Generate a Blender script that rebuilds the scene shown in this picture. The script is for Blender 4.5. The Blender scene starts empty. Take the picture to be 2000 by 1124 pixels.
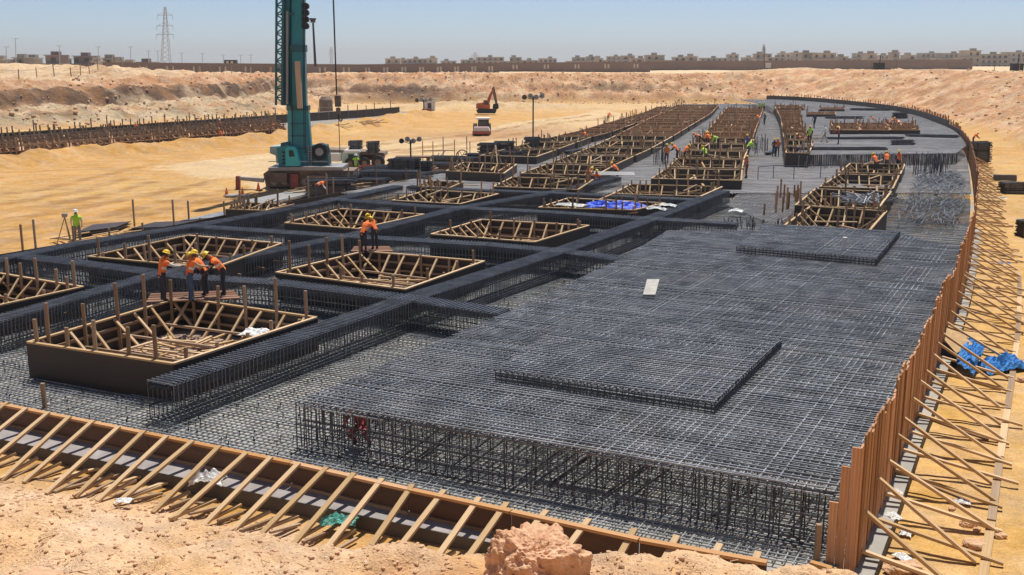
import bpy, bmesh, math, random
import numpy as np
from mathutils import Vector, Matrix
random.seed(7)
R = math.radians
S = bpy.context.scene
COL = S.collection

# ------------------------------------------------------------------ camera, sky, sun, exposure
FPX, HOR, CAMZ = 2050.0, 118.0, 9.5
PITCH = math.atan((562-HOR)/FPX)
cam_d = bpy.data.cameras.new('camera'); cam = bpy.data.objects.new('camera', cam_d); COL.objects.link(cam)
cam_d.sensor_width = 36; cam_d.lens = 36*FPX/2000; cam_d.clip_end = 9000; cam_d.clip_start = .1
cam.location = (0, 0, CAMZ); cam.rotation_euler = (math.pi/2-PITCH, 0, 0)
S.camera = cam
SUN_EL, SUN_AZ = 70, 22          # azimuth measured from +Y towards +X
W = bpy.data.worlds.new('World'); S.world = W; W.use_nodes = True
nt = W.node_tree; nt.nodes.clear()
sky = nt.nodes.new('ShaderNodeTexSky'); sky.sky_type = 'NISHITA'; sky.sun_disc = False
sky.sun_elevation = R(SUN_EL); sky.sun_rotation = R(SUN_AZ)
sky.air_density = .6; sky.dust_density = 1.05; sky.ozone_density = 2.5; sky.altitude = 1000
bg = nt.nodes.new('ShaderNodeBackground'); bg.inputs[1].default_value = .097
wo = nt.nodes.new('ShaderNodeOutputWorld')
nt.links.new(sky.outputs[0], bg.inputs[0]); nt.links.new(bg.outputs[0], wo.inputs[0])
sl = bpy.data.lights.new('sun', 'SUN'); sl.energy = 4.6; sl.angle = R(.5); sl.color = (1, .95, .86)
so = bpy.data.objects.new('sun', sl); COL.objects.link(so)
sd = Vector((math.sin(R(SUN_AZ))*math.cos(R(SUN_EL)), math.cos(R(SUN_AZ))*math.cos(R(SUN_EL)), math.sin(R(SUN_EL))))
so.rotation_euler = sd.to_track_quat('Z', 'Y').to_euler(); so.location = (0, 0, 60)
vs = S.view_settings; vs.view_transform = 'Standard'; vs.look = 'None'; vs.exposure = .27; vs.gamma = 1
vs.use_curve_mapping = False

# ------------------------------------------------------------------ helpers
def at(x, y, z=0.0):
    """ground point at height z seen at photo position x, y"""
    dx = (x-1000)/FPX; dy = -(y-562)/FPX
    dY = math.cos(PITCH)+dy*math.sin(PITCH); dZ = -math.sin(PITCH)+dy*math.cos(PITCH)
    t = (z-CAMZ)/dZ
    return Vector((dx*t, dY*t, z))
def atd(x, y, d):
    """point seen at x, y at forward distance d"""
    dx = (x-1000)/FPX; dy = -(y-562)/FPX
    dY = math.cos(PITCH)+dy*math.sin(PITCH); dZ = -math.sin(PITCH)+dy*math.cos(PITCH)
    t = d/dY
    return Vector((dx*t, d, CAMZ+dZ*t))
def tag(o, label=None, cat=None, group=None, kind=None):
    if label: o['label'] = label
    if label and len(label.split()) > 16: print('LONGLABEL', label)
    if cat: o['category'] = cat
    if group: o['group'] = group
    if kind: o['kind'] = kind
    return o
def thing(name, label, cat, loc, group=None, rz=0):
    o = bpy.data.objects.new(name, None); COL.objects.link(o); o.location = loc; o.rotation_euler = (0, 0, rz)
    o.empty_display_size = .1
    return tag(o, label, cat, group)
def basis(d, up=Vector((0, 0, 1))):
    d = d.normalized()
    if abs(d.dot(up)) > .98: up = Vector((0, 1, 0))
    s = d.cross(up).normalized(); u = s.cross(d)
    return s, u
class MB:
    def __init__(s): s.v = []; s.f = []; s.m = []
    def q(s, a, b, c, d, mi=0):
        n = len(s.v); s.v += [tuple(a), tuple(b), tuple(c), tuple(d)]; s.f.append((n, n+1, n+2, n+3)); s.m.append(mi)
    def poly(s, pts, mi=0):
        n = len(s.v); s.v += [tuple(p) for p in pts]; s.f.append(tuple(range(n, n+len(pts)))); s.m.append(mi)
    def bar(s, p0, p1, w, h=None, cap=True, mi=0, up=Vector((0, 0, 1))):
        p0 = Vector(p0); p1 = Vector(p1); h = h or w
        a, b = basis(p1-p0, up); a = a*w/2; b = b*h/2; n = len(s.v)
        for p in (p0, p1): s.v += [tuple(p-a-b), tuple(p+a-b), tuple(p+a+b), tuple(p-a+b)]
        F = [(n, n+1, n+5, n+4), (n+1, n+2, n+6, n+5), (n+2, n+3, n+7, n+6), (n+3, n, n+4, n+7)]
        if cap: F += [(n+3, n+2, n+1, n), (n+4, n+5, n+6, n+7)]
        s.f += F; s.m += [mi]*len(F)
    def box(s, c, sz, rz=0, mi=0, taper=1):
        c = Vector(c); ca, sa = math.cos(rz), math.sin(rz); n = len(s.v)
        for k in (-1, 1):
            t = taper if k > 0 else 1
            for i, j in ((-1, -1), (1, -1), (1, 1), (-1, 1)):
                x, y = i*sz[0]/2*t, j*sz[1]/2*t
                s.v.append((c.x+x*ca-y*sa, c.y+x*sa+y*ca, c.z+k*sz[2]/2))
        F = [(n+3, n+2, n+1, n), (n+4, n+5, n+6, n+7), (n, n+1, n+5, n+4), (n+1, n+2, n+6, n+5), (n+2, n+3, n+7, n+6), (n+3, n, n+4, n+7)]
        s.f += F; s.m += [mi]*6
    def tube(s, pts, r, n=8, mi=0, cap=True):
        pts = [Vector(p) for p in pts]; rs = r if isinstance(r, (list, tuple)) else [r]*len(pts); b0 = len(s.v)
        for i, p in enumerate(pts):
            d = pts[min(i+1, len(pts)-1)]-pts[max(i-1, 0)]
            a, b = basis(d)
            for k in range(n):
                t = 2*math.pi*k/n; s.v.append(tuple(p+a*math.cos(t)*rs[i]+b*math.sin(t)*rs[i]))
        for i in range(len(pts)-1):
            for k in range(n):
                k2 = (k+1) % n; s.f.append((b0+i*n+k, b0+i*n+k2, b0+(i+1)*n+k2, b0+(i+1)*n+k)); s.m.append(mi)
        if cap:
            s.f.append(tuple(b0+k for k in range(n))[::-1]); s.m.append(mi)
            s.f.append(tuple(b0+(len(pts)-1)*n+k for k in range(n))); s.m.append(mi)
    def prism(s, prof, p0, ax, ex, th, mi=0):
        """profile (a, z) points in the vertical plane along ax, extruded th along ex"""
        p0 = Vector(p0); A = [p0+ax*a+Vector((0, 0, z))-ex*th/2 for a, z in prof]; B = [p+ex*th for p in A]
        s.poly(A[::-1], mi); s.poly(B, mi); m = len(A)
        for i in range(m): s.q(A[i], A[(i+1) % m], B[(i+1) % m], B[i], mi)
    def build(s, name, mats, parent=None, kind=None, smooth=False, world=True):
        me = bpy.data.meshes.new(name)
        off = Vector(parent.location) if (parent and world) else Vector((0, 0, 0))
        if parent and world and parent.parent: off = off+Vector(parent.parent.location)
        me.from_pydata([(x-off.x, y-off.y, z-off.z) for x, y, z in s.v], [], s.f)
        if not isinstance(mats, (list, tuple)): mats = [mats]
        for m in mats: me.materials.append(m)
        if len(mats) > 1: me.polygons.foreach_set('material_index', s.m)
        if smooth: me.polygons.foreach_set('use_smooth', [True]*len(s.f))
        o = bpy.data.objects.new(name, me); COL.objects.link(o)
        if parent: o.parent = parent
        if kind: o['kind'] = kind
        return o
_unit = {}
def unit(mat):
    if mat.name not in _unit:
        m = MB(); m.box((0, 0, 0), (1, 1, 1)); me = bpy.data.meshes.new('timber'); me.from_pydata(m.v, [], m.f); me.materials.append(mat)
        _unit[mat.name] = me
    return _unit[mat.name]
def piece(name, p0, p1, w, h, mat, parent, up=Vector((0, 0, 1))):
    """one straight length of timber as an object of its own, sharing its mesh with its likes"""
    p0 = Vector(p0); p1 = Vector(p1); d = p1-p0
    a, b = basis(d, up)
    M = Matrix((a*w, b*h, d)).transposed().to_4x4(); M.translation = (p0+p1)/2-Vector(parent.location)
    o = bpy.data.objects.new(name, unit(mat)); COL.objects.link(o); o.parent = parent; o.matrix_local = M
    return o
def copy_tree(o, parent=None):
    c = o.copy(); COL.objects.link(c); c.parent = parent
    for ch in o.children: copy_tree(ch, c)
    return c

# ------------------------------------------------------------------ materials
RUSTY = {}
def mat(name, c, rough=.7, var=.25, scale=3, metal=0, bump=.0, bscale=None, c2=None, rnd=.0, stretch=None, spec=None, streak=None):
    m = bpy.data.materials.new(name); m.use_nodes = True; n = m.node_tree; b = n.nodes['Principled BSDF']
    b.inputs['Roughness'].default_value = rough; b.inputs['Metallic'].default_value = metal
    if spec is not None: b.inputs['Specular IOR Level'].default_value = spec
    tc = n.nodes.new('ShaderNodeTexCoord'); mp = n.nodes.new('ShaderNodeMapping'); n.links.new(tc.outputs['Object'], mp.inputs[0])
    if stretch: mp.inputs['Scale'].default_value = stretch
    no = n.nodes.new('ShaderNodeTexNoise'); no.inputs['Scale'].default_value = scale; no.inputs['Detail'].default_value = 6
    no.inputs['Roughness'].default_value = .65; n.links.new(mp.outputs[0], no.inputs['Vector'])
    rp = n.nodes.new('ShaderNodeValToRGB'); rp.color_ramp.elements[0].position = .3; rp.color_ramp.elements[1].position = .7
    c2 = c2 or tuple(x*(1-var) for x in c); c1 = tuple(min(1, x*(1+var*.6)) for x in c)
    rp.color_ramp.elements[0].color = (*c2, 1); rp.color_ramp.elements[1].color = (*c1, 1)
    n.links.new(no.outputs[0], rp.inputs[0]); out = rp.outputs[0]
    if rnd:
        oi = n.nodes.new('ShaderNodeObjectInfo'); hs = n.nodes.new('ShaderNodeHueSaturation')
        mr = n.nodes.new('ShaderNodeMapRange'); mr.inputs[3].default_value = 1-rnd; mr.inputs[4].default_value = 1+rnd
        n.links.new(oi.outputs['Random'], mr.inputs[0]); n.links.new(mr.outputs[0], hs.inputs['Value'])
        mr2 = n.nodes.new('ShaderNodeMapRange'); mr2.inputs[3].default_value = 1.1; mr2.inputs[4].default_value = .9
        n.links.new(oi.outputs['Random'], mr2.inputs[0]); n.links.new(mr2.outputs[0], hs.inputs['Saturation'])
        n.links.new(out, hs.inputs['Color']); out = hs.outputs[0]
    if 'rebar' in name:
        n2_ = n.nodes.new('ShaderNodeTexNoise'); n2_.inputs['Scale'].default_value = .33; n2_.inputs['Detail'].default_value = 7; n2_.inputs['Roughness'].default_value = .7
        n.links.new(tc.outputs['Object'], n2_.inputs['Vector']); r2 = n.nodes.new('ShaderNodeMapRange'); r2.inputs[1].default_value = .5; r2.inputs[2].default_value = .68; r2.inputs[4].default_value = .15
        n.links.new(n2_.outputs[0], r2.inputs[0]); mx = n.nodes.new('ShaderNodeMixRGB'); n.links.new(r2.outputs[0], mx.inputs[0]); n.links.new(out, mx.inputs[1])
        lum = sum(c)/3; mx.inputs[2].default_value = (lum*1.15+.02, lum*.82, lum*.6, 1); out = mx.outputs[0]
    n.links.new(out, b.inputs['Base Color'])
    if bump:
        bn = n.nodes.new('ShaderNodeTexNoise'); bn.inputs['Scale'].default_value = bscale or scale*6; bn.inputs['Detail'].default_value = 4
        n.links.new(mp.outputs[0], bn.inputs['Vector'])
        bp = n.nodes.new('ShaderNodeBump'); bp.inputs['Strength'].default_value = bump; bp.inputs['Distance'].default_value = .05
        n.links.new(bn.outputs[0], bp.inputs['Height']); n.links.new(bp.outputs[0], b.inputs['Normal'])
    return m
M = {}
M['timber'] = mat('timber', (.53, .355, .185), .75, .3, 2.2, bump=.1, rnd=.2, stretch=(3, 3, 1))
M['timber_old'] = mat('weathered timber', (.31, .21, .13), .85, .35, 3, bump=.1, rnd=.3, stretch=(3, 3, 1))
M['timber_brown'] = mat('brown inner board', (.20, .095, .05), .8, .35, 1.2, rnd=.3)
M['timber_far'] = mat('brown timber', (.46, .25, .12), .85, .35, 2, rnd=.3)
M['plank'] = mat('orange faced plank', (.44, .21, .085), .65, .4, 1.6, bump=.25, rnd=.38, c2=(.27, .13, .06), stretch=(4, 4, 1))
M['ply'] = mat('dark film faced plywood', (.035, .021, .016), .5, .5, 1.2, rnd=.3, c2=(.022, .015, .013))
M['ply_in'] = mat('dark brown board', (.10, .05, .028), .7, .4, 1.5, rnd=.3)
M['edge'] = mat('orange timber edge board', (.47, .245, .095), .7, .25, 2, rnd=.12, stretch=(3, 3, 1))
M['rebar'] = mat('dark steel rebar', (.31, .325, .345), .42, .5, 1.3, metal=.2, c2=(.12, .128, .14))
M['rebar_near'] = mat('blue black rebar', (.085, .09, .105), .45, .5, 2.1, metal=.25, c2=(.045, .048, .055))
M['rebar_top'] = mat('beam rebar', (.15, .165, .19), .42, .5, 1.7, metal=.25, c2=(.07, .074, .085))
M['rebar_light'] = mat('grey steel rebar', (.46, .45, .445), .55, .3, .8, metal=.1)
M['lean'] = mat('pale lean concrete', (.33, .31, .27), .9, .3, .5, bump=.2, bscale=12, c2=(.23, .22, .2))
M['leangrey'] = mat('grey concrete', (.27, .245, .215), .9, .3, 1.4, bump=.2)
M['teal'] = mat('teal paint', (.012, .26, .28), .4, .25, .6, spec=.5)
M['teal_dark'] = mat('dark teal paint', (.008, .11, .125), .45, .3, .8)
M['palegreen'] = mat('faded green paint', (.34, .48, .44), .6, .25, .8)
M['steel'] = mat('grey steel', (.33, .33, .32), .5, .25, 2, metal=.3)
M['dark'] = mat('dark rubber', (.02, .02, .022), .8, .4, 3)
M['brownsteel'] = mat('dusty brown steel', (.20, .14, .10), .7, .3, 1.5)
M['rust'] = mat('rusty red steel', (.26, .065, .045), .7, .35, 1.8)
M['orange'] = mat('orange machine paint', (.46, .115, .04), .6, .3, .8)
M['white'] = mat('white plastic sheet', (.75, .75, .74), .5, .12, 3, bump=.3)
M['whitep'] = mat('white paint', (.7, .69, .66), .5, .12, 1)
M['glass'] = mat('dark glass', (.03, .045, .05), .08, .2, 1)
M['bluet'] = mat('blue tarpaulin', (.012, .07, .62), .4, .35, 2.5, bump=.4)
M['bluen'] = mat('light blue netting', (.02, .22, .62), .6, .45, 5, bump=.6)
M['wallb'] = mat('brown boundary wall', (.24, .175, .145), .9, .2, .05)
M['pil'] = mat('pale stone pilaster', (.55, .48, .38), .9, .15, 1)
M['conc'] = mat('unfinished concrete', (.36, .31, .25), .9, .22, .12, rnd=.16)
M['conc2'] = mat('beige render', (.44, .37, .29), .9, .2, .12, rnd=.14)
M['winm'] = mat('dark window opening', (.045, .045, .05), .6, .3, 1)
M['rock'] = mat('orange sandstone', (.62, .39, .24), .95, .4, 3.2, bump=1.0, bscale=9, c2=(.42, .21, .11))
M['clod'] = mat('clods', (.60, .39, .24), .95, .3, 2.5, c2=(.44, .26, .15), bump=.5)
M['green'] = mat('turquoise cloth', (.12, .42, .34), .6, .3, 6, bump=.4)
M['pipe'] = mat('pale pipe', (.7, .68, .6), .5, .1, 2)
M['redp'] = mat('red and white barrier red', (.5, .10, .06), .6, .2, 1)

# ground material: soil colour from a colour attribute, with grain
def ground_mat():
    m = bpy.data.materials.new('desert sand'); m.use_nodes = True; n = m.node_tree; b = n.nodes['Principled BSDF']
    b.inputs['Roughness'].default_value = .95; b.inputs['Specular IOR Level'].default_value = .15
    at_ = n.nodes.new('ShaderNodeVertexColor'); at_.layer_name = 'soil'
    tc = n.nodes.new('ShaderNodeTexCoord')
    def noise(s, d=5, r=.6):
        x = n.nodes.new('ShaderNodeTexNoise'); x.inputs['Scale'].default_value = s; x.inputs['Detail'].default_value = d; x.inputs['Roughness'].default_value = r
        n.links.new(tc.outputs['Object'], x.inputs['Vector']); return x.outputs[0]
    def rng(o, a, b_, lo=.3, hi=.7):
        x = n.nodes.new('ShaderNodeMapRange'); x.inputs[1].default_value = lo; x.inputs[2].default_value = hi
        x.inputs[3].default_value = a; x.inputs[4].default_value = b_; n.links.new(o, x.inputs[0]); return x.outputs[0]
    def mul(a, b_):
        x = n.nodes.new('ShaderNodeMath'); x.operation = 'MULTIPLY'; n.links.new(a, x.inputs[0]); n.links.new(b_, x.inputs[1]); return x.outputs[0]
    g = mul(mul(rng(noise(.25), .86, 1.12), rng(noise(2.3), .84, 1.12)), rng(noise(14, 3, .7), .84, 1.14))
    hs = n.nodes.new('ShaderNodeHueSaturation'); n.links.new(at_.outputs[0], hs.inputs['Color']); n.links.new(g, hs.inputs['Value'])
    n.links.new(rng(noise(.6), .85, 1.12), hs.inputs['Saturation'])
    n.links.new(hs.outputs[0], b.inputs['Base Color'])
    ad = n.nodes.new('ShaderNodeMath'); ad.operation = 'ADD'; n.links.new(noise(5, 5, .7), ad.inputs[0]); n.links.new(mul(noise(22, 3), rng(noise(1.5), .3, 1)), ad.inputs[1])
    bp = n.nodes.new('ShaderNodeBump'); bp.inputs['Strength'].default_value = .8; bp.inputs['Distance'].default_value = .11
    n.links.new(ad.outputs[0], bp.inputs['Height'])
    b2 = n.nodes.new('ShaderNodeBump'); b2.inputs['Strength'].default_value = 1; b2.inputs['Distance'].default_value = .55
    n.links.new(mul(noise(.9, 8, .72), at_.outputs[1]), b2.inputs['Height']); n.links.new(bp.outputs[0], b2.inputs['Normal']); n.links.new(b2.outputs[0], b.inputs['Normal'])
    return m
M['ground'] = ground_mat()

# ------------------------------------------------------------------ terrain
rs = np.random.RandomState(3)
TAB = rs.rand(256, 256)
def vnoise(x, y):
    xi = np.floor(x).astype(int); yi = np.floor(y).astype(int); fx = x-xi; fy = y-yi
    fx = fx*fx*(3-2*fx); fy = fy*fy*(3-2*fy)
    a = TAB[xi % 256, yi % 256]; b = TAB[(xi+1) % 256, yi % 256]; c = TAB[xi % 256, (yi+1) % 256]; d = TAB[(xi+1) % 256, (yi+1) % 256]
    return (a*(1-fx)+b*fx)*(1-fy)+(c*(1-fx)+d*fx)*fy
def fbm(x, y, o=5, g=.5):
    s = 0; a = 1; t = 0
    for i in range(o): s = s+a*vnoise(x*2**i+i*17.3, y*2**i+i*9.1); t += a; a *= g
    return s/t
def ss(a, b, x):
    t = np.clip((x-a)/(b-a), 0, 1); return t*t*(3-2*t)
def seg_dist(x, y, pts):
    best = np.full(np.shape(x), 1e9)
    for (x0, y0), (x1, y1) in zip(pts[:-1], pts[1:]):
        dx, dy = x1-x0, y1-y0; t = np.clip(((x-x0)*dx+(y-y0)*dy)/(dx*dx+dy*dy), 0, 1)
        best = np.minimum(best, np.hypot(x-x0-t*dx, y-y0-t*dy))
    return best
def inside(x, y, pts):
    r = np.zeros(np.shape(x), bool); n = len(pts)
    for i in range(n):
        x0, y0 = pts[i]; x1, y1 = pts[(i+1) % n]
        c = ((y0 > y) != (y1 > y)) & (x < (x1-x0)*(y-y0)/((y1-y0) if y1 != y0 else 1e-9)+x0); r ^= c
    return r
PIT = [(42, -400), (40, 40), (41, 70), (44, 88), (50, 101), (57, 120), (62, 137), (66, 155), (69, 182), (68, 208), (58, 236), (22, 243), (-12, 240), (-40, 238),
       *[(at(a_, b_).x, at(a_, b_).y) for a_, b_ in [(640, 213), (540, 224), (400, 233), (200, 245), (0, 257), (-150, 268)]], (-140, 90), (-200, -400)]
MOUND_X = [-60, -14, -8, -5, -3, -1, 1.5, 5.0, 6.3, 8, 9.5, 12, 60]
MOUND_S = [46, 24.2, 22.2, 20.9, 19.3, 18.6, 18.0, 17.55, 17.45, 16.6, 15, 14, 14]      # where the mound begins
MOUND_W = [8, 6, 5, 3.2, 1.7, 1.4, 1.3, 1.3, 1.6, 2.4, 4, 4, 4]                        # how wide its flank is
MOUND_H = [2, 1.75, 1.5, 1.35, 1.25, 1.35, 1.5, 1.5, 1.25, .6, .4, .4, .4]
BERM = [(at(px_, py_).x, at(px_, py_).y) for px_, py_ in [(-150, 346), (0, 327), (150, 309), (280, 298), (420, 288), (540, 277), (700, 249), (790, 235), (830, 227)]]
YARD = [(at(300, 325).x, at(300, 325).y), (at(560, 295).x, at(560, 295).y), (at(900, 262).x, at(900, 262).y), (at(1180, 215).x, at(1180, 215).y),
        (at(1230, 225).x, at(1230, 225).y), (at(1060, 300).x, at(1060, 300).y), (at(820, 340).x, at(820, 340).y), (at(520, 372).x, at(520, 372).y), (at(400, 350).x, at(400, 350).y)]
def terrain(x, y):
    ins = inside(x, y, PIT); d = seg_dist(x, y, PIT+[PIT[0]]); d = np.where(ins, 0, d)
    n1 = fbm(x*.07, y*.07, 5); n2 = fbm(x*.5+40, y*.5, 5); n3 = fbm(x*.02+9, y*.02, 4); n4 = fbm(x*2.1, y*2.1+70, 3)
    left = ss(-34, -52, x)*1.0
    dd = d+(n1-.5)*2.6*np.minimum(d/4, 1)
    prR = 7.3*(.75*np.clip(dd/21, 0, 1)+.25*ss(0, 21, dd))+(n2-.5)*1.1*ss(0, 5, d)*ss(30, 16, d)+.25*(n4-.5)*ss(0, 4, d)
    prF = 2.2*ss(0, 3, dd)+2.6*ss(3.5, 12, dd)+1.3*ss(12, 15, dd)+(n2-.5)*1.3*ss(0, 4, d)*ss(26, 12, d)+1.0*(n4-.5)*ss(0, 4, d)
    prL = 2.1*ss(0, 7, dd)+.35*ss(7, 12, dd)+2.6*ss(12.5, 14.5, dd)+1.0*ss(15, 20, dd)+(n2-.5)*1.3*ss(0, 4, d)+(n4-.5)*1.1*ss(0, 2, d)
    fr = ss(45, 75, x)
    h = (prF*(1-fr)+prR*fr)*(1-left)+prL*left
    # plateau
    far = ss(25, 90, d)
    rr_ = np.hypot(x, y)
    h = h*(1-far)+np.minimum(6.0+(n3-.5)*1.2*ss(900, 500, rr_), 9.5-.0052*rr_)*far
    # pale heaps on the left plateau
    hp = 2.7*np.exp(-(((x+95)/26)**2+((y-204)/10)**2))+.8*np.exp(-(((x+66)/9)**2+((y-212)/8)**2))
    h = h+hp*ss(12, 22, d)*(.75+.5*n1)
    h = h+.5*ss(.5, .8, n1)*ss(14, 22, d)*ss(60, 30, d)
    h = h+3.5*np.exp(-(((x-128)/9)**2+((y-250)/14)**2))
    # sand bank in front of the far left foundation
    bd = seg_dist(x, y, BERM)
    h = h+np.where(ins, (1.05*ss(3.2, 0, bd)*(.35+.9*n2+.5*fbm(x*.9, y*.9, 4, .7))), 0)
    # haul ramp and spoil near the far end
    h = h+np.where(ins, 1.5*np.exp(-(((x+6)/20)**2+((y-212)/7)**2))*(.4+1.2*n2), 0)
    h = h+np.where(ins, .9*np.exp(-(((x-6)/7)**2+((y-150)/20)**2))*(.3+n2), 0)
    # low sand outside the raft (front and right)
    low = ss(62, 40, y)*np.where(x > 0, 1, ss(-34, -20, x)) 
    h = h-.33*low*np.where(ins, 1, ss(8, 0, d))
    trk = np.sin((y*.93-x*.3+6*n1)*3.1); h = h+.16*(n2-.5)+.05*(n4-.5)+.02*trk*(x < -14)*(y > 40)*ins+(n2-.5)*.9*(1-ins)*ss(3, 8, d)*ss(24, 14, d)
    # mound and bank on the camera side
    s = np.interp(x, MOUND_X, MOUND_S)+(n2-.5)*.9; w = np.interp(x, MOUND_X, MOUND_W); H = np.interp(x, MOUND_X, MOUND_H)
    t = s-y
    m = H*ss(0, 1, t/w)*(1+(n2-.5)*.5)+(n4-.5)*.34*ss(0, 1, t/w)+(n2-.5)*.35*ss(0, 2, t/w)
    bank = np.clip((13.0-y)/12.0, 0, 1)*6.6
    h = h+m+np.where(t > 0, bank*(y < 13), 0)
    return h
RUTS = [[(-60, 480), (200, 434), (420, 388), (520, 376)], [(-60, 462), (190, 422), (400, 378), (480, 368)], [(-60, 440), (160, 404), (330, 372), (420, 352)], [(-60, 424), (200, 381), (300, 355)], [(-60, 405), (150, 376), (240, 350)], [(-60, 388), (120, 362), (300, 320)],
        [(560, 300), (800, 275), (1000, 255), (1150, 225)], [(600, 310), (850, 285), (1040, 262), (1200, 225)], [(650, 322), (760, 300), (900, 290), (1010, 280)]]
def rut_mask(x, y):
    m = np.zeros(np.shape(x))
    for l in RUTS:
        w = [at(a, b) for a, b in l]
        for o in (0, 1.9):
            dd = seg_dist(x, y, [(p.x, p.y-o) for p in w]); m = np.maximum(m, ss(.8, .2, dd))
    return m
def tz(x, y): return float(terrain(np.array([float(x)]), np.array([float(y)]))[0])
def axis(parts):
    a = []
    for lo, hi, st in parts:
        n = max(1, int(round((hi-lo)/st))); a += [lo+(hi-lo)*i/n for i in range(n)]
    return np.array(a+[parts[-1][1]])
gx = axis([(-4000, -800, 400), (-800, -250, 50), (-250, -90, 2.5), (-90, -55, .8), (-55, -30, .5), (-30, -15, .35), (-15, 14, .11), (14, 40, .35), (40, 100, .7), (100, 250, 3), (250, 800, 50), (800, 4000, 400)])
gy = axis([(-300, 0, 30), (0, 13, .6), (13, 25.5, .11), (25.5, 40, .45), (40, 120, .38), (120, 270, .65), (270, 500, 12), (500, 1200, 100), (1200, 7000, 700)])
GX, GY = np.meshgrid(gx, gy); GZ = terrain(GX.ravel(), GY.ravel())
# soil colours, with some slope shade painted in
X = GX.ravel(); Y = GY.ravel()
ins = inside(X, Y, PIT); d = np.where(ins, 0, seg_dist(X, Y, PIT+[PIT[0]]))
n1 = fbm(X*.09, Y*.09, 5); n2 = fbm(X*.6+5, Y*.6, 4); n3 = fbm(X*.03+3, Y*.3+4, 4)
def mixc(c, c2, t): return c*(1-t[:, None])+np.array(c2)*t[:, None]
C = np.zeros((len(X), 3))+np.array((.48, .28, .112))                      # ochre floor
C = mixc(C, (.49, .31, .135), ss(.42, .6, n1))
tr = .5+.5*np.sin((Y*.93-X*.3+2.2*n1*3)*3.1); C = mixc(C, (.33, .18, .065), .4*ss(.72, .9, tr)*ss(.35, .55, n2)*(Y > 45)*(X < -6)*(Y < 135))
C = mixc(C, (.54, .40, .25), inside(X+(n2-.5)*4, Y+(n2-.5)*6, YARD)*.85)
C = mixc(C, (.52, .37, .22), ss(190, 215, Y)*ins*.7)
C = mixc(C, (.36, .19, .10), np.exp(-(((X+2)/12)**2+((Y-136)/9)**2))*.8)
C = mixc(C, (.30, .165, .065), rut_mask(X, Y)*(.35+.65*ss(.4, .6, n2))*.85)
sl_ = ss(0, 3, d)
slope = mixc(np.zeros_like(C)+np.array((.45, .245, .14)), (.50, .325, .195), ss(.4, .65, n2))
C = C*(1-sl_[:, None])+slope*sl_[:, None]
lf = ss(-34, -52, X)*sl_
C = mixc(C, (.36, .285, .19), lf*ss(8, 3, d)); C = mixc(C, (.42, .33, .225), lf*ss(6, 9, d)*ss(13, 11, d))
C = mixc(C, (.115, .07, .048), lf*ss(11.4, 12.4, d+(n2-.5)*2.5)*ss(16, 14.8, d+(n2-.5)*2))  # brown strata, with the overhang's shade darkened into the soil colour
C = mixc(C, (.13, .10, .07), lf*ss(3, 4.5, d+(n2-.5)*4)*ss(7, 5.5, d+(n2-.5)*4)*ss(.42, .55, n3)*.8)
C = mixc(C, (.38, .20, .115), lf*ss(15, 16.5, d)*ss(22, 19, d)*.7)
C = mixc(C, (.50, .375, .25), ss(20, 30, d)*.8)
n5 = fbm(X*.35+9, Y*.35+2, 6, .65); C = mixc(C, (.33, .18, .095), sl_*ss(.52, .62, n5)*ss(60, 30, d)*.55); C = mixc(C, (.56, .42, .29), sl_*ss(.46, .38, n5)*ss(60, 30, d)*.5)
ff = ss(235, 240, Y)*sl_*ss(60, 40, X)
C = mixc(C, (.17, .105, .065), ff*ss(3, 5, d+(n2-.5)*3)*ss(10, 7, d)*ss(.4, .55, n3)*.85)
C = mixc(C, (.42, .22, .12), ff*ss(12, 15, d)*ss(22, 18, d)*.5)
C = mixc(C, (.085, .05, .036), np.exp(-(((X+24)/15)**2+((Y-244)/4.5)**2)*1.3))  # shaded hollow in the far slope, its shade painted into the colour
C = mixc(C, (.50, .38, .26), np.exp(-(((X+6)/20)**2+((Y-212)/7)**2))*.6)
s_ = np.interp(X, MOUND_X, MOUND_S); mt = ss(-.6, .6, s_-Y+(n2-.5)*1.2)*(X < 8)
mound = mixc(np.zeros_like(C)+np.array((.61, .405, .25)), (.43, .22, .11), ss(.5, .66, n1)*.7); mound = mixc(mound, (.55, .385, .255), ss(.55, .7, n2)*.6)
C = C*(1-mt[:, None])+mound*mt[:, None]
rt = ss(0, 2, X-3)*(Y < 62)*ins*(1-mt); C = mixc(C, (.54, .335, .135), rt*.85)
C = np.clip(C*np.array((1.16, 1.15, 1.08))*(1+.22*(ss(0, 3, d)*(Y > 30)))[:, None], 0, .85)
me = bpy.data.meshes.new('ground'); nx, ny = len(gx), len(gy)
me.vertices.add(nx*ny); co = np.stack([X, Y, GZ], 1).astype('f'); me.vertices.foreach_set('co', co.ravel())
I = (np.arange(ny-1)[:, None]*nx+np.arange(nx-1)[None, :]).ravel(); F = np.stack([I, I+1, I+nx+1, I+nx], 1)
me.loops.add(F.size); me.loops.foreach_set('vertex_index', F.ravel().astype('i')); me.polygons.add(len(F))
me.polygons.foreach_set('loop_start', np.arange(0, F.size, 4).astype('i')); me.polygons.foreach_set('use_smooth', np.ones(len(F), bool))
me.update(calc_edges=True)
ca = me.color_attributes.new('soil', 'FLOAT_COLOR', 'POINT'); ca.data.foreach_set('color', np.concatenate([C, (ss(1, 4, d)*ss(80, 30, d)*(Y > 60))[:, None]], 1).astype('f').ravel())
me.materials.append(M['ground']); go = bpy.data.objects.new('ground', me); COL.objects.link(go); go['kind'] = 'structure'

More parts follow.
